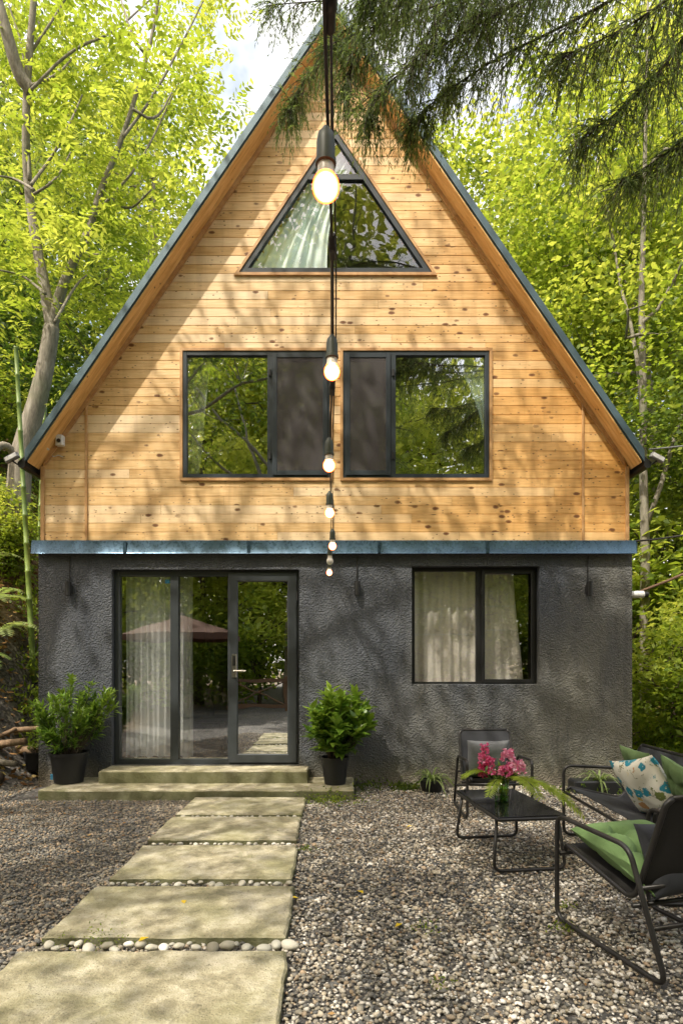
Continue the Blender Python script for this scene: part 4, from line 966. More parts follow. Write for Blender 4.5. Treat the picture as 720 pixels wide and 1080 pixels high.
pot(p1,.195,.33); pot_shrub(p1,(.03,0,.74),(.45,.38,.45),62,40,.10,.27,'leaf_glossy',3,[(.42,-.05,.92),(.48,-.02,.88),(.5,-.08,.97),(.46,0,.98),(.40,.0,1.0),(.5,.0,.82)])
mb=MB(); mb.box(-.07,-.04,-.199,-.196,.06,.12,Matrix.Rotation(R(-15),4,'Z')); mb.build('price_tag',M['sticker'],p1)
p2=thing('potted_plant','round shrub with broad glossy leaves in a black pot between door and window','potted plant',(-.07,6.52,.112))
pot(p2,.148,.29); pot_shrub(p2,(.05,0,.68),(.43,.38,.40),70,22,.155,.48,'leaf_glossy',5)
p3=thing('potted_plant','small black pot with a seedling beyond the left cabin corner','potted plant',at(37,822,7.3)-Vector((0,0,.03)))
p3.location.z=.12; pot(p3,.12,.22); pot_shrub(p3,(0,0,.32),(.1,.1,.1),10,10,.05,.4,'leaf_mid',8)
def spider(label,loc,n,Lm,seed,w=.017,potr=None,tray=None):
    t=thing('spider_plant' ,label,'plant',loc); rg=np.random.default_rng(seed); Lf=Leaves()
    for i in range(n):
        a=rg.random()*6.28; el=.45+rg.random()*.8; l=Lm*(.6+.5*rg.random()); d=np.array([math.cos(a)*math.cos(el),math.sin(a)*math.cos(el),math.sin(el)]); side=unit(np.cross(d,[0,0,1.])[None])[0]
        z0=.12 if (potr or tray) else .02; m=9; ts=np.linspace(0,1,m); ax=np.array([0,0,z0])+np.outer(ts*l,d)-np.outer(1.0*l*ts**2.2*.75,[0,0,1.]); ws=w*np.array([.6,.9,1,1,.95,.85,.65,.4,.05])
        V=np.concatenate([ax+side*ws[:,None]/2,ax-side*ws[:,None]/2]); Fc=np.array([[k,k+1,m+k+1,m+k] for k in range(m-1)]); Lf.add(V,Fc,np.full(2*m,.3+.6*rg.random()))
    Lf.build('leaf_rosette',M['leaf_pale'],t)
    if tray: mb=MB(); x,y=tray; mb.bbox(-x,x,-y,y,.0,.15,.015); mb.build('planter',M['pot_plastic'],t)
    if potr: pot(t,potr,.14)
    return t
spider('arching spider plant in a low dark pot at the foot of the wall',(wx(455)*.955,6.6,0.0),46,.42,2,.02,potr=.13)
spider('spider plant in a long black planter at the foot of the wall behind the sofa',(wx(630)*.955,6.55,0),30,.42,3,.02,tray=(.30,.11))
def weed(label,loc,r,n,seed,mat='leaf_bright',ls=.035):
    rg=np.random.default_rng(seed); Lf=Leaves(); p=rg.normal(size=(n,3))*[r*.5,r*.4,r*.16]; p[:,2]=np.abs(p[:,2])+.01+hgt(loc[0],loc[1]); p+=np.array([loc[0],loc[1],loc[2]]); d=unit(rand_unit(n,rg)+[0,0,.5]); Lf.add(*kites(p,d,perp(d,rg),ls*(.5+rg.random(n)),ls*.5,.1,rg.random(n)*.7+.1))
    o=Lf.build('weed',M[mat]); return tag(o,label,'weed',kind='stuff')
weed('low green weeds beside the first path slab and right doorstep end',(-.12,6.08,0),.3,420,1,ls=.03)
weed('leafy weed at the wall left of the spider plant',(.72,6.72,0),.16,260,2,'leaf_mid',.05); bpy.context.view_layer.update()
weed('low weeds at the wall right of the doorstep end',(.30,6.72,0),.3,260,3,'leaf_mid',.035)
weed('weeds at the wall behind the sofa right of the black planter',(2.75,6.6,0),.3,400,4,'leaf_mid',.05)
weed('tiny green weed in the gravel below the coffee table',(1.27,3.45,.01),.07,40,5,ls=.02); weed('tiny green weed in the gravel in front of the nearest chair',(1.15,3.15,.01),.08,60,6,ls=.022)
weed('tiny green weed in the middle of the open gravel',(.45,3.15,.01),.1,40,7,ls=.02); weed('sparse green weed in the gravel near the bottom edge',(.43,2.62,.01),.06,25,8,ls=.018)
weed('tiny green weed at the right edge of the second path slab',(-.26,4.5,.01),.07,60,9,ls=.02)
weed('moss tuft in the gap left of the two nearest path slabs',(-1.2,3.0,.01),.2,150,10,ls=.015)
# fallen yellow leaves
for (x,y,z,lab) in ((-.88,3.40,.056,'yellow fallen leaf on the large path slab'),(-.98,2.93,.06,'yellow fallen leaf among the pebbles between the nearest slabs'),(.32,3.2,.03,'yellow fallen leaf on the gravel right of the nearest slab'),(.55,5.1,.03,'yellow fallen leaf on the gravel before the wall'),(-.25,3.55,.03,'yellow fallen leaf at the right edge of the large path slab'),(.13,3.62,.03,'yellow fallen leaf on the open gravel')):
    Lf=Leaves(); a=random.random()*6; d=np.array([[math.cos(a),math.sin(a),.1]]); sd=np.array([[-math.sin(a),math.cos(a),.05]]); leaf6(Lf,np.array([[x,y,z]]),d,sd,np.array([.06]),np.array([.032]),np.array([.5]),None); o=Lf.build('fallen_leaf',M['yellow_leaf']); tag(o,lab,'leaf')

# ------------------------------------------------------------------ trees
def tree(name,label,base,top,trunk_r,cc,cr,ncl,per,leaf,seed,mat='leaf_bright',bark='bark_grey',nlimb=9,lean=.3,tint=.5,sig=(.42,.42,.2),keep=None,group=None,trunkpts=None,asp=.55,zlow=None,pin=False,cat='tree',gap=-.12,gs=.55):
    rg=np.random.default_rng(seed); base=np.array(base,float); cc=np.array(cc,float); cr=np.array(cr,float)
    t=thing(name,label,cat,tuple(base),0,group)
    tp=trunkpts or wob((0,0,-.3),(top[0]-base[0],top[1]-base[1],top[2]-base[2]),9,lean*.35,rg)
    mb=MB(); n=len(tp); mb.tube(tp,[trunk_r*(1-.86*(i/(n-1))**1.1)*(1.25 if i==0 else 1) for i in range(n)],10)
    TP=np.array(tp); limbs=[TP[int(n*.4):]]
    for i in range(nlimb):
        f=.25+.7*rg.random(); k=f*(n-1); k0=int(k); s=TP[k0]+(TP[min(k0+1,n-1)]-TP[k0])*(k-k0)
        d=rand_unit(1,rg)[0]; e=cc-base+d*cr*.85; 
        if e[2]<s[2]-.5: e[2]=s[2]+.6*rg.random()
        lp=wob(s,e,7,.16,rg); r0=trunk_r*(1-.8*f)*.55+.008; mb.tube(lp,[r0*(1-.85*j/7) for j in range(8)],7); limbs.append(np.array(lp))
    AL=np.concatenate(limbs)
    # clusters
    C=[]; 
    while len(C)<ncl:
        p=rg.normal(size=3); p/=np.linalg.norm(p); p*=rg.random()**.42; q=p*cr
        if mnoise.noise(Vector((q+seed*3.1)*gs))<gap: continue
        w=cc-base+q
        if keep is not None and not keep((w+base)[None])[0]: 
            if rg.random()<.5: ncl-=1
            continue
        C.append(w)
    C=np.array(C); 
    for c in C[::2]:
        dd=np.linalg.norm(AL-c,axis=1)+np.maximum(0,AL[:,2]-c[2])*1.0; s=AL[int(np.argmin(dd))]
        if np.linalg.norm(s-c)<3.5: lp=wob(s,c,3,.06,rg); mb.tube(lp,[.014,.011,.008,.004],4,cap=False)
    mb.build('trunk',M[bark],t,smooth=True)
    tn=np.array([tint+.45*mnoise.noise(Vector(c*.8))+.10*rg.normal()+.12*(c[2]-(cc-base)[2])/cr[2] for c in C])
    Lf=Leaves()
    kp=(lambda p:keep(p+base)) if keep is not None else None
    if pin:
        m=per; org=np.repeat(C,m,0)+rg.normal(size=(len(C)*m,3))*np.array(sig)*.7; d=rand_unit(len(org),rg); d[:,2]=d[:,2]*.4+.05; d=unit(d); sprigs(Lf,org,d,np.repeat(tn,m),5,np.full(len(org),leaf*2.6),leaf,rg)
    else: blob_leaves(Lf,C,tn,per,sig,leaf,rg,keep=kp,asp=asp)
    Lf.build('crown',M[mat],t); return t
def tcopy(src,label,loc,rz,s,group=None):
    c=copy_tree(src); c.location=(loc[0],loc[1],hgt(loc[0],loc[1])-.1 if len(loc)<3 else loc[2]); c.rotation_euler=(0,0,rz); c.scale=(s,s,s); c['label']=label
    if group: c['group']=group
    return c
# left forked tree (close, seen in full)
def left_tree():
    t=thing('forked_tree','grey forked tree with long leafy limbs rising left of the cabin','tree',tuple(at(22,520,9.2)))
    b=np.array(at(22,520,9.2)); mb=MB()
    def L(pts,rs,n=12): mb.tube(smooth([Vector(p)-Vector(b) for p in pts],2),list(np.interp(np.linspace(0,1,len(smooth([Vector(p) for p in pts],2))),np.linspace(0,1,len(rs)),rs)),n)
    A=lambda x,y,d=9.2:at(x,y,d)
    L([A(14,560),A(20,520),A(22,480),A(38,430),A(48,390),A(55,345)],[.22,.18,.155,.135,.12,.11])
    L([A(55,347),A(47,300),A(38,255),A(30,200),A(27,140,9),A(30,70,8.9),A(36,0,8.8),A(42,-70,8.7)],[.095,.085,.075,.065,.055,.05,.04,.03])
    L([A(54,350),A(63,310),A(78,275),A(96,240),A(104,205),A(128,150),A(150,80),A(165,20),A(172,-50)],[.09,.08,.065,.055,.045,.035,.028,.022,.016])
    L([A(22,490),A(6,465,9),A(-10,480,8.8),A(-40,470,8.6)],[.07,.055,.045,.04])
    L([A(33,95,8.9),A(20,80,8.8),A(6,30,8.6),A(-8,-20,8.5)],[.1,.09,.08,.06]); 
    tw=[[(33,195),(52,170),(70,140),(87,100)],[(33,95),(75,52),(120,35),(158,0)],[(34,90),(60,80),(80,58)],[(100,225),(120,205),(150,170),(190,85)],[(36,200),(16,188),(-5,185)],[(130,145),(160,105),(190,50),(215,0)],[(58,340),(80,300),(92,290)],[(97,240),(88,270),(104,268)],[(140,115),(165,130),(185,90)],[(30,60),(50,30),(75,-10)],[(36,205),(60,190),(75,160)],[(155,60),(140,40),(128,0)],[(31,190),(28,60),(8,0)],[(108,200),(135,225),(160,200)],[(48,310),(25,290),(0,285)]]
    tips=[]
    for q in tw:
        pp=[A(x,y,9.0+random.uniform(-.35,.35)) for x,y in q]; L(pp,[.024,.018,.010],6)
        tips+= [np.array(p)-b for p in smooth(pp,1)[1:]]
    mb.build('trunk',M['bark_grey'],t,smooth=True)
    rg=np.random.default_rng(21); C=[]
    while len(C)<250:
        if rg.random()<.55: c=tips[rg.integers(len(tips))]+rg.normal(size=3)*[.5,.5,.42]+np.array([0,.35,0])
        else:
            px,py=rg.uniform(-60,245),rg.uniform(-60,330)
            if px>235-py*.35 : continue
            c=np.array(at(px,py,rg.uniform(9.0,10.9)))-b
        if mnoise.noise(Vector(c*.9)+Vector((5,1,2)))<-.10: continue
        C.append(c)
    C=np.array(C); tn=np.array([.62+.3*mnoise.noise(Vector(c*.8))+.1*rg.normal() for c in C]); Lf=Leaves(); m=7
    org=np.repeat(C,m,0)+rg.normal(size=(len(C)*m,3))*[.22,.25,.16]; d=rand_unit(len(org),rg); d[:,2]=d[:,2]*.4; d=unit(d)
    sprigs(Lf,org,d,np.repeat(tn,m),4,np.full(len(org),.30),.125,rg,.40); Lf.build('crown',M['leaf_bright'],t)
left_tree()
def g(x,y): return (x,y,hgt(x,y)-.1)
# right side trees behind the cabin
slim=tree('slim_tree','slim straight pale trunk tree just right of the cabin',g(4.95,9.9),(5.0,9.9,13.),.085,(5.3,10.2,8.5),(1.6,1.7,5.0),70,110,.095,31,'leaf_bright','bark_grey',9,.12,.62,(.35,.35,.2),asp=.7)
tree('broadleaf_tree','bright green broadleaf tree with forked limbs behind the right eave',g(6.6,12.8),(5.9,12.4,11.),.19,(6.1,12.5,8.6),(3.3,2.2,5.6),175,170,.105,32,'leaf_bright','bark_grey',13,.5,.56,asp=.75)
tree('broadleaf_tree','tall yellow green tree filling the upper right corner',g(8.6,15.),(8.,15.,15.),.2,(7.6,14.8,11.8),(4.2,2.5,6.6),165,170,.125,33,'leaf_bright','bark_grey',12,.5,.7,asp=.75)
tree('broadleaf_tree','leafy green tree rising beside the right roof slope',g(3.9,16.3),(3.9,16,14.),.2,(4.1,16,11.),(3.2,2.2,6.),120,170,.13,34,'leaf_bright','bark_grey',12,.5,.66,asp=.75)
b1=tree('broadleaf_tree','mid green tree low behind the cabin right corner',g(7.5,10.2),(7.4,10,8),.12,(7.2,10.2,4.4),(2.4,1.8,3.4),120,150,.09,35,'leaf_mid','bark_dark',10,.4,.65,asp=.7)
tree('broadleaf_tree','dark leaved tree deep on the left slope',g(-8.2,14.),(-8,14,14.),.22,(-8.0,13.8,9.2),(3.6,2.2,4.6),170,150,.125,36,'leaf_mid','bark_dark',12,.5,.45,asp=.6)
tree('broadleaf_tree','airy pale green tree on the slope behind the left roof slope',g(-5.6,17.),(-5.2,17,16.),.18,(-4.9,17,13.),(2.8,2.2,5.4),90,90,.16,37,'leaf_bright','bark_grey',12,.6,.72,asp=.6)
tree('broadleaf_tree','dense shaded tree low on the left slope behind the forked tree',g(-6.9,11.6),(-6.9,11.6,8.5),.16,(-6.6,11.6,6.3),(1.7,1.5,2.8),120,150,.095,38,'leaf_dark','bark_dark',10,.4,.62,asp=.55)
far=[(11.5,19,'far green tree right of the tall yellow green one'),(7.0,21,'far green tree between the right hand trunks'),(-10.5,20,'far tree high up the left slope')]
for i,(x,y,lab) in enumerate(far): tcopy(b1,lab,(x,y),i*1.3,2.1)
# undergrowth right
shr=tree('shrub','low bright shrub beside the right cabin wall',g(4.35,8.0),(4.35,8.,1.6),.03,(4.4,8.0,1.1),(.75,.7,.95),70,60,.09,41,'leaf_bright','bark_dark',8,.1,.6,(.16,.16,.12),asp=.5,cat='shrub')
for i,(x,y,s,lab) in enumerate([(5.6,9.0,1.3,'taller bright shrub in the right undergrowth'),(5.3,8.0,.8,'small shrub at the right picture edge'),(6.6,10.2,1.8,'large shrub in the right undergrowth behind the slim trunk'),(5.3,10.9,2.0,'high shrub right behind the cabin corner'),(-5.0,8.9,.75,'low shrub on the left bank'),(-5.9,10.2,1.1,'shrub higher up the left bank')]): tcopy(shr,lab,(x,y),i*2.1,s)
# distant woodland
def woodland():
    rg=np.random.default_rng(77); C=[]
    while len(C)<620:
        a=rg.uniform(-1.3,1.3); r=rg.uniform(24,30); x,y=r*math.sin(a),r*math.cos(a); z=hgt(x,y)+rg.random()**1.1*(10 if x>2 else 7)
        if mnoise.noise(Vector((x,y,z))*.25)<-.25: continue
        C.append((x,y,z))
    C=np.array(C); Lf=Leaves(); blob_leaves(Lf,C,.6+.25*rg.normal(size=len(C)),120,(.9,.9,.5),.27,rg,asp=.7); o=Lf.build('woodland',M['leaf_mid']); tag(o,'far off mass of green woodland behind the cabin','woodland',kind='stuff')
woodland()
# trees in front of the cabin: behind and beside the camera, unseen, placed to shade the yard and mirror in the glass
out=lambda p:~in_view(p,.05)
tree('broadleaf_tree','tall unseen broadleaf tree behind the camera on the left, placed to dapple the yard',(-6.8,-1.2,0),(-5.6,-.8,10.),.22,(-3.4,.6,9.0),(5.0,3.6,2.4),88,90,.13,51,'leaf_mid','bark_grey',14,.5,.6,(.34,.34,.14),keep=out,asp=.6,gap=.10,gs=.9)  # unseen crown set across the sun's path, gapped for dapples
tree('broadleaf_tree','wide unseen broadleaf tree placed behind the camera to shade the yard',(-1.6,-5.4,0),(-1.4,-4.,12.),.24,(-1.6,-2.6,10.5),(5.0,3.8,4.0),50,95,.13,52,'leaf_bright','bark_grey',14,.5,.6,(.34,.34,.16),keep=out,asp=.6,gap=.10,gs=.9)  # second unseen crown in the sun's path, thinned to let flecks through
tree('broadleaf_tree','unseen leaning broadleaf tree added left of the yard to shade the gable',(-8.2,2.6,0),(-6.,2.9,12.),.2,(-2.9,2.6,12.3),(4.6,2.6,2.4),28,60,.12,57,'leaf_bright','bark_grey',14,.5,.6,(.45,.45,.2),keep=out,asp=.6)  # added tree: crown put between the sun and the gable to shade it
bt=tree('broadleaf_tree','bright tree standing behind the parasol at the yard edge',(-5.0,-7.2,0),(-4.8,-7,9.),.17,(-5.0,-7.,5.6),(2.8,2.2,4.4),170,80,.16,53,'leaf_bright','bark_dark',12,.4,.92,asp=.65)
for i,(x,y,s,lab) in enumerate([(1.6,-8.5,1.15,'bright tree at the far end of the yard opposite the door'),(5.6,-7.5,1.05,'bright tree at the yard edge on the right'),(-1.8,-11.5,1.5,'tall bright tree deep behind the yard'),(-9.2,-9.5,1.4,'tall bright tree deep behind the parasol'),(8.6,-11,1.6,'tall tree far behind the yard on the right'),(3.8,-14,1.9,'tallest tree deep behind the yard'),(-.8,-14.5,2.3,'towering tree straight behind the camera'),(-5.5,-15,2.4,'towering tree far behind the fence')]): tcopy(bt,lab,(x,y,0),i*1.1+.5,s)
for i,(x,y,s,lab) in enumerate([(-7.5,-5.5,2.3,'big bright bush at the yard edge beyond the parasol'),(-5.2,-4.9,2.0,'bright bush behind the parasol pole'),(-2.6,-5.9,2.2,'bright bush behind the fence'),(-.4,-6.8,2.1,'bush behind the fence near the conifer'),(2.3,-6.4,2.2,'bush behind the conifer'),(4.6,-5.6,2.1,'bush beyond the right side of the yard'),(6.8,-4.6,2.2,'bush near the right yard edge behind the camera'),(-9.5,-3.5,2.2,'bush at the far left yard edge')]): tcopy(shr,lab,(x,y,-.1),i*1.9,s)
def woodland_back():
    rg=np.random.default_rng(78); C=[]
    while len(C)<900:
        a=rg.uniform(-1.45,1.45); r=rg.uniform(19,25); x,y=r*math.sin(a),-r*math.cos(a); z=rg.random()**.9*11
        if mnoise.noise(Vector((x,y,z))*.25)<-.25: continue
        C.append((x,y,z))
    C=np.array(C); Lf=Leaves(); blob_leaves(Lf,C,.5+.25*rg.normal(size=len(C)),60,(.9,.9,.6),.42,rg,asp=.7); o=Lf.build('woodland',M['leaf_bright']); tag(o,'mass of woodland far behind the camera','woodland',kind='stuff')
woodland_back()
# conifers
def conifer_branch(mb,Lf,pts,r0,rg,twlen=.34,dens=26,tint=.45,hang=1.0,side=.5):
    P=[np.array(p) for p in smooth([Vector(p) for p in pts],2)]; n=len(P); mb.tube([tuple(p) for p in P],[r0*(1-.85*i/(n-1)) for i in range(n)],6)
    seg=sum(np.linalg.norm(P[i+1]-P[i]) for i in range(n-1)); m=int(seg*dens)
    for k in range(m):
        f=(k+rg.random())/m; f=.12+.88*f; i=min(n-2,int(f*(n-1))); q=P[i]+(P[i+1]-P[i])*(f*(n-1)-i); ax=unit((P[i+1]-P[i])[None])[0]
        d=unit((ax*.5+rg.normal(size=3)*side+np.array([0,0,-.45*hang]))[None])[0]; l=twlen*(.45+.75*rg.random())*(1-.4*f*f)
        # twig spine curving down
        s=10; ts=np.linspace(0,1,s+1); sp_=q+np.outer(ts*l,d)-np.outer(.55*hang*l*ts**2,[0,0,1.])
        mb.tube([tuple(x) for x in sp_[::3]],[.0035,.003,.002,.0015][:len(sp_[::3])],3,cap=False)
        tt=tint+rg.normal()*.16
        for rep in range(3):   # sub-sprays
            if rep: 
                j=rg.integers(2,s-2); b0=sp_[j]; dd=unit((sp_[j+1]-sp_[j]+rg.normal(size=3)*l*.09)[None])[0]; ll=l*.5; spn=b0+np.outer(ts*ll,dd)-np.outer(.5*hang*ll*ts**2,[0,0,1.])
            else: spn=sp_
            u=np.repeat(rg.random(13)[:,None],1,1)[:,0]; idx=np.minimum((u*s).astype(int),s-1); b=spn[idx]+(spn[idx+1]-spn[idx])*((u*s)-idx)[:,None]
            a=unit(spn[idx+1]-spn[idx]); dn=unit(a*1.25+rand_unit(13,rg)*.55+[0,0,-.1]); L1=.042*(.7+.6*rg.random(13)); Lf.add(*kites(b,dn,perp(dn,rg),L1,.0065,0,tt+rg.normal(size=13)*.08))
def conifer_near():
    b=Vector((4.7,2.6,0)); t=thing('conifer','dark conifer whose drooping branches hang across the top of the picture','conifer',b); rg=np.random.default_rng(61)
    mb=MB(); mb.tube([(0,0,-.2),(.05,0,3),(0,.05,7),(0,0,13)],[.30,.26,.2,.06],12); mb.build('trunk',M['bark_dark'],t,smooth=True)
    mb=MB(); Lf=Leaves(); A=lambda x,y,d:tuple(Vector(at(x,y,d))-b)
    def B(p,r=.015,**k): conifer_branch(mb,Lf,p,r,rg,**k)
    # main boughs (root at trunk, tips in view)
    B([(0,0,7.2),A(640,-60,3.9),A(520,-12,4.3),A(420,18,4.6),A(345,48,4.8)],.018,dens=45,twlen=.40)
    B([(0,0,7.6),A(600,-90,4.6),A(480,-28,5.0),A(380,-2,5.2),A(285,5,5.3)],.018,dens=32,twlen=.36,tint=.45)
    B([(0,0,6.6),A(680,-20,4.2),A(590,30,4.4),A(520,62,4.6),A(452,110,4.7),A(438,128,4.75)],.015,dens=51,twlen=.42)
    B([(0,0,6.9),A(650,-50,4.3),A(540,5,4.4),A(470,45,4.5),A(405,88,4.6),A(388,118,4.65)],.015,dens=45,twlen=.40,tint=.5)
    B([(0,0,7.4),A(560,-40,4.9),A(440,-5,5.2),A(360,30,5.3),A(318,88,5.35),A(305,112,5.4)],.015,dens=40,twlen=.36,tint=.5)
    B([(0,0,5.8),A(745,-10,4.0),A(710,60,4.1),A(660,112,4.2),A(612,146,4.2)],.015,dens=51,twlen=.45)
    B([(0,0,5.2),A(760,80,4.0),A(735,130,4.1),A(700,165,4.2),A(655,190,4.25)],.015,dens=48,twlen=.45)
    B([(0,0,6.2),A(740,-30,3.8),A(690,10,3.9),A(640,40,4.0),A(590,60,4.1)],.015,dens=43,twlen=.40)
    B([(0,0,6.5),A(720,-60,4.6),A(640,-35,4.8),A(560,0,5.0),A(500,15,5.1)],.015,dens=40,twlen=.38,tint=.45)
    B([(0,0,7.0),A(520,-60,3.8),A(440,-30,4.0),A(390,-5,4.1)],.015,dens=43,twlen=.38,tint=.4)
    B([(0,0,7.3),A(560,-50,4.4),A(450,-10,4.6),A(400,20,4.7),A(372,60,4.75),A(362,92,4.75)],.015,dens=30,twlen=.42,tint=.45,hang=1.3)
    B([(0,0,7.5),A(600,-60,4.2),A(500,-5,4.4),A(455,25,4.5),A(432,70,4.5)],.015,dens=30,twlen=.42,tint=.5,hang=1.3)
    B([(0,0,7.5),A(600,-70,4.8),A(520,0,5.0),A(490,45,5.0),A(470,90,5.0)],.015,dens=24,twlen=.40,tint=.6,hang=1.3)
    # boughs out of frame, around the trunk
    for i in range(26):
        z=5.+i*.28; a=i*2.4; l=2.9*(1-(i/34)); e=np.array([math.cos(a)*l,math.sin(a)*l,z-.2]); 
        w=e+np.array(b)
        if in_view(w[None],.018)[0] or in_view((w+np.array([0,0,-.6]))[None],.018)[0]: continue
        B([(0,0,z),tuple(e*[.5,.5,1]+[0,0,.2]),tuple(e)],.015,dens=18,twlen=.55,tint=.4)
    mb.build('branches',M['bark_dark'],t,smooth=True); Lf.build('needles',M['leaf_conifer'],t)
conifer_near()
def conifer_back():
    t=thing('conifer','tall dark conifer standing behind the camera','conifer',(.9,-4.6,0)); rg=np.random.default_rng(63); mb=MB(); mb.tube([(0,0,-.2),(0,0,4),(.05,0,12)],[.3,.24,.06],12); Lf=Leaves(); C=[]; 
    for i in range(46):
        z=1.8+i*.23; a=i*2.4; l=2.0*(1-.75*i/46)+.3; e=(math.cos(a)*l,math.sin(a)*l,z-.35); mb.tube([(0,0,z),(e[0]*.5,e[1]*.5,z+.02),e],[.03,.02,.008],5)
        for f in np.linspace(.3,1,6): C.append((e[0]*f,e[1]*f,z-.35*f*f))
    mb.build('trunk',M['bark_dark'],t,smooth=True); blob_leaves(Lf,np.array(C),.45+.15*rg.normal(size=len(C)),60,(.16,.16,.14),.13,rg,.9,asp=.12); Lf.build('needles',M['leaf_conifer'],t)
conifer_back()
# parasol and fence behind the camera (mirrored in the door glass)
t=thing('parasol','square rust coloured parasol mirrored in the glass beside the door','parasol',(-4.1,-1.7,0))
mb=MB(); mb.tube([(0,0,0),(0,0,2.72)],.025,12); mb.build('pole',M['chair_metal'],t,smooth=True)
mb=MB(); n=8; 
for k in range(n):
    a0,a1=2*math.pi*(k+.5)/n,2*math.pi*(k+1.5)/n; r=1.5; e0=(r*math.cos(a0),r*math.sin(a0),2.15); e1=(r*math.cos(a1),r*math.sin(a1),2.15); m=((e0[0]+e1[0])*.27,(e0[1]+e1[1])*.27,2.38)
    mb.add([(0,0,2.68),e0,e1,m],[(0,1,3),(0,3,2),(3,1,2)]); mb.add([e0,e1,(e1[0],e1[1],1.99),(e0[0],e0[1],1.99)],[(0,1,2,3)])
mb.build('canopy',M['parasol_cloth'],t)
mb=MB(); 
for k in range(n): a=2*math.pi*(k+.5)/n; mb.tube([(0,0,2.62),(1.46*math.cos(a),1.46*math.sin(a),2.12)],.008,6)
mb.build('rib',M['chair_metal'],t)
mb=MB(); mb.lathe([(.28,0),(.28,.05),(.05,.09),(.04,.25)],(0,0,0),20); mb.build('base',M['stove_iron'],t)
t=thing('post_and_rail_fence','brown post and rail fence with cross braces beyond the yard','fence',(-3.2,-3.6,0))
for k in range(5): mb=MB(); mb.bbox(k*1.6-.05,k*1.6+.05,-.05,.05,0,1.05,.01); mb.build('post',M['fence_wood'],t)
mb=MB(); mb.box(-.1,6.5,.052,.09,.88,.98); mb.box(-.1,6.5,.052,.09,.12,.22)
for k in range(4):
    for s in(0,1): mb.tube([(k*1.6+.05,.07,.22 if s else .88),(k*1.6+1.55,.07,.88 if s else .22)],.022,6)
mb.build('rail',M['fence_wood'],t)

# ------------------------------------------------------------------ left bank details
def logs():
    specs=[((-5.1,7.5),(-3.62,7.35),.07,.50,.34,'bark_log','thick pale log leaning on the woodpile by the left cabin corner'),((-5.2,7.2),(-3.66,7.05),.055,.36,.50,'bark_log','reddish branch sloping up to the left cabin corner'),((-5.2,7.0),(-3.7,6.9),.05,.30,.26,'bark_grey','grey branch in the woodpile at the left edge'),((-5.0,6.85),(-3.75,6.7),.085,.14,.14,'bark_dark','dark mossy log lowest in the woodpile at the left edge'),((-5.3,7.35),(-3.7,7.5),.045,.62,.60,'bark_log','thin branch topmost in the woodpile at the left edge'),((-4.9,6.9),(-3.9,7.3),.035,.22,.62,'bark_log','thin branch crossing the woodpile diagonally')]
    rg=np.random.default_rng(5)
    for a,b,r,z0,z1,m,lab in specs:
        mb=MB(); p=wob((a[0],a[1],z0),(b[0],b[1],z1),6,.03,rg); mb.tube(p,[r*(1.05-.05*i) for i in range(7)],10); o=mb.build('log',M[m],None,smooth=True); tag(o,lab,'log','logs piled at the foot of the left bank')
logs()
def bamboo(px0,py0,px1,py1,d,r,lab):
    a,b=Vector(at(px0,py0,d)),Vector(at(px1,py1,d)); mb=MB(); n=12; pts=[];rs=[]
    for i in range(n):
        p=a.lerp(b,i/n); q=a.lerp(b,(i+.93)/n); e=a.lerp(b,(i+.965)/n); pts+=[p,q,e]; k=1-.35*i/n; rs+=[r*k,r*k,r*k*1.22]
    mb.tube(pts,rs,8); o=mb.build('bamboo_stem',M['bamboo'],None,smooth=True); tag(o,lab,'bamboo','green bamboo stems left of the cabin')
bamboo(36,720,17,365,8.2,.04,'leaning green bamboo stem beside the left eave, nearest the cabin'); bamboo(40,600,52,330,9.8,.035,'thin green bamboo stem behind the left eave')
def fern(lab,x,y,s,seed,tint=.5,mat='leaf_pale'):
    z=hgt(x,y); t=thing('fern',lab,'fern',(x,y,z)); rg=random.Random(seed)
    for k in range(9): a=k*.7+rg.uniform(-.2,.2); el=rg.uniform(.5,1.0); frond(t,(0,0,0.02),(math.cos(a)*math.cos(el),math.sin(a)*math.cos(el),math.sin(el)),s*rg.uniform(.8,1.1),s*.2,.62,seed=seed*20+k,sub=False,tint=tint,pairs=20)
fern('large bright fern on the left bank level with the door top',-4.75,8.2,.8,1,.75); fern('fern on the left bank just above the bright one',-5.2,9.2,.7,2,.55); fern('fern low on the left bank near the logs',-4.4,7.5,.5,3,.4); fern('fern high on the left bank near the tree base',-5.6,10.0,.8,4,.45)
fern('fern at the left edge halfway up the bank',-4.9,7.8,.6,7,.7)
fern('fern in the right undergrowth close to the cabin corner',4.1,7.4,.5,5,.6); fern('fern at the right edge behind the sofa',4.0,6.75,.45,6,.5)
fern('bright fern spreading beside the leaning bamboo stem',-4.5,7.9,.75,11,.85,'leaf_bright'); fern('tall bright fern on the bank behind the bamboo stem',-5.15,8.7,.9,12,.85,'leaf_bright'); fern('bright fern at the left picture edge above the logs',-4.75,7.4,.6,13,.75,'leaf_bright')
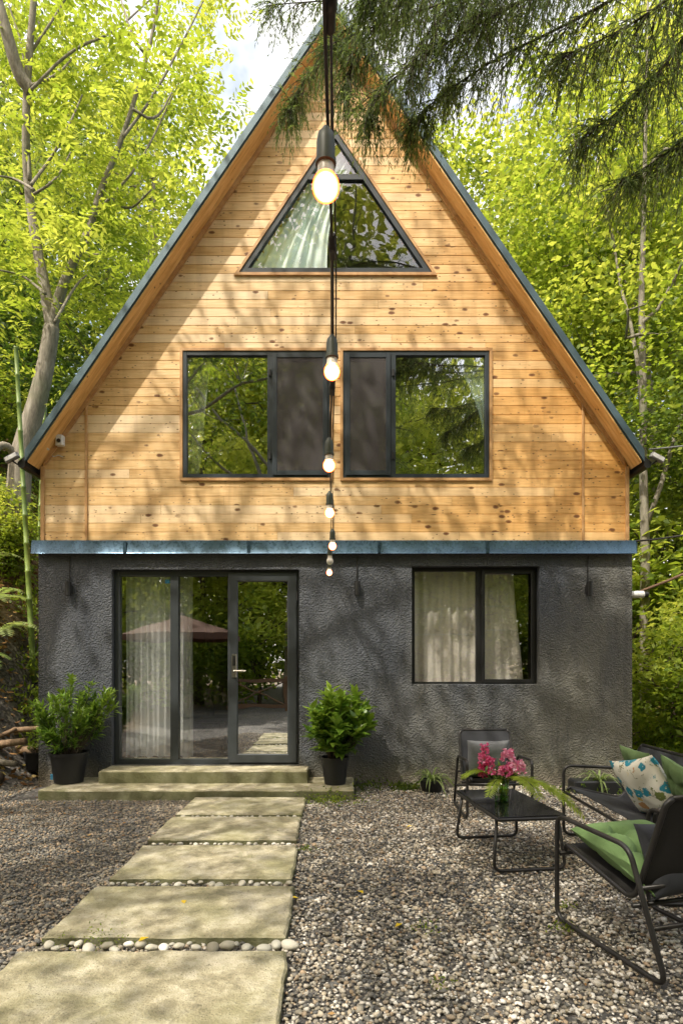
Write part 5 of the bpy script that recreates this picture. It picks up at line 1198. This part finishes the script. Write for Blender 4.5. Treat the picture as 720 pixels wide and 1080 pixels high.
def litter():
    rg=np.random.default_rng(8); n=26000; X=np.where(rg.random(n)<.62,rg.uniform(-8.5,-3.5,n),rg.uniform(3.35,8.5,n)); Y=rg.uniform(5.6,13,n); k=(X>0)&(Y<6.6)&(rg.random(n)<.75); X=X[~k];Y=Y[~k]
    k=(X<-3.5)&(Y<6.9)&(X>-3.75); X=X[~k];Y=Y[~k]; n=len(X)
    Z=np.array([hgt(x,y) for x,y in zip(X,Y)])+.01+.03*rg.random(n); d=rand_unit(n,rg); d[:,2]*=.35; d=unit(d); Lf=Leaves(); l=.05+.06*rg.random(n)
    Lf.add(*kites(np.stack([X,Y,Z],1),d,perp(d,rg,.8),l,l*.55,.1,rg.random(n))); o=Lf.build('leaf_litter',M['leaf_litter']); tag(o,'brown fallen leaves covering the banks beside the cabin','fallen leaves',kind='stuff')
    n=13000; Lf=Leaves(); X=np.where(rg.random(n)<.5,rg.uniform(-8,-3.6,n),rg.uniform(3.45,8,n)); Y=rg.uniform(6.2,13,n); nz=np.array([mnoise.noise(Vector((x*.8,y*.8,1))) for x,y in zip(X,Y)]); k=(nz>.0)|((X>0)&(nz>-.25)); X=X[k];Y=Y[k];n=len(X)
    m=7; Z=np.array([hgt(x,y) for x,y in zip(X,Y)]); c=np.repeat(np.stack([X,Y,Z],1),m,0)+rg.normal(size=(n*m,3))*[.09,.09,.05]+[0,0,.09]; d=unit(rand_unit(n*m,rg)+[0,0,.5]); l=.05+.06*rg.random(n*m); Lf.add(*kites(c,d,perp(d,rg,.4),l,l*.45,.1,np.repeat(.35+.3*nz[k]+.2*rg.random(n),m)+.1*rg.normal(size=n*m))); o=Lf.build('ground_cover',M['leaf_bright']); tag(o,'low leafy ground cover on the banks beside the cabin','ground cover',kind='stuff')
litter()
# a light scatter of brown leaf crumbs on the left gravel
def crumbs():
    rg=np.random.default_rng(9); n=1500; X=rg.uniform(-4.6,-1.65,n); Y=rg.uniform(3.,6.9,n); k=(rg.random(n)<np.clip((-X-1.8)/3+.1,0,1)*np.clip((Y-2.5)/4,0,1)); X=X[k];Y=Y[k]
    X=np.concatenate([X,rg.uniform(-.1,3.6,130)]);Y=np.concatenate([Y,rg.uniform(2.0,6.7,130)]); n=len(X); d=rand_unit(n,rg); d[:,2]*=.2; d=unit(d); l=.02+.025*rg.random(n); Lf=Leaves(); Lf.add(*kites(np.stack([X,Y,np.full(n,.03)],1),d,perp(d,rg,.85),l,l*.5,.1,rg.random(n)*.85)); o=Lf.build('leaf_crumbs',M['leaf_litter']); tag(o,'small dry leaf crumbs scattered on the gravel','fallen leaves',kind='stuff')
crumbs()

# ------------------------------------------------------------------ camera, light, world
cam=bpy.data.cameras.new('camera'); co=bpy.data.objects.new('camera',cam); COL.objects.link(co); SC.camera=co
co.location=(0,0,CH); co.rotation_euler=(R(90),0,0); cam.sensor_fit='VERTICAL'; cam.sensor_height=36; cam.sensor_width=24; cam.lens=F/1080*36; cam.shift_y=(HOR-540)/1080; cam.clip_end=1000; cam.clip_start=.05
SUN=Vector((-.36,-.46,.81)).normalized()
sd=bpy.data.lights.new('sun','SUN'); sd.energy=5.0; sd.angle=R(.53); sd.color=(1,.93,.80); so_=bpy.data.objects.new('sun',sd); COL.objects.link(so_); so_.rotation_euler=SUN.to_track_quat('Z','Y').to_euler()
w=bpy.data.worlds.new('World'); SC.world=w; w.use_nodes=True; nt=w.node_tree; bg=nt.nodes['Background']; sky=nt.nodes.new('ShaderNodeTexSky'); sky.sky_type='NISHITA'; sky.sun_disc=False
sky.sun_elevation=math.asin(SUN.z); sky.sun_rotation=math.atan2(SUN.x,SUN.y); sky.air_density=1.0; sky.dust_density=5.0; sky.ozone_density=1.0
wm=nt.nodes.new('ShaderNodeMix'); wm.data_type='RGBA'; wm.blend_type='MULTIPLY'; wm.inputs[0].default_value=1; wm.inputs[7].default_value=(1.10,1.0,.88,1); nt.links.new(sky.outputs[0],wm.inputs[6]); tcw=nt.nodes.new('ShaderNodeTexCoord'); nw=nt.nodes.new('ShaderNodeTexNoise'); nw.inputs['Scale'].default_value=3.2; nw.inputs['Detail'].default_value=6; nw.inputs['Roughness'].default_value=.6
crw=nt.nodes.new('ShaderNodeValToRGB'); crw.color_ramp.elements[0].position=.42; crw.color_ramp.elements[1].position=.60; mw=nt.nodes.new('ShaderNodeMix'); mw.data_type='RGBA'; mw.inputs[7].default_value=(4.3,4.2,3.95,1)
nt.links.new(tcw.outputs['Generated'],nw.inputs['Vector']); nt.links.new(nw.outputs['Fac'],crw.inputs[0]); nt.links.new(crw.outputs[0],mw.inputs[0]); nt.links.new(wm.outputs[2],mw.inputs[6]); nt.links.new(mw.outputs[2],bg.inputs[0]); bg.inputs[1].default_value=.43
SC.view_settings.view_transform='Standard'; SC.view_settings.look='None'; SC.view_settings.exposure=0
SC.render.engine='CYCLES'; SC.cycles.max_bounces=8; SC.cycles.transparent_max_bounces=12; SC.cycles.diffuse_bounces=4; SC.cycles.glossy_bounces=4
SC.cycles.use_denoising=True
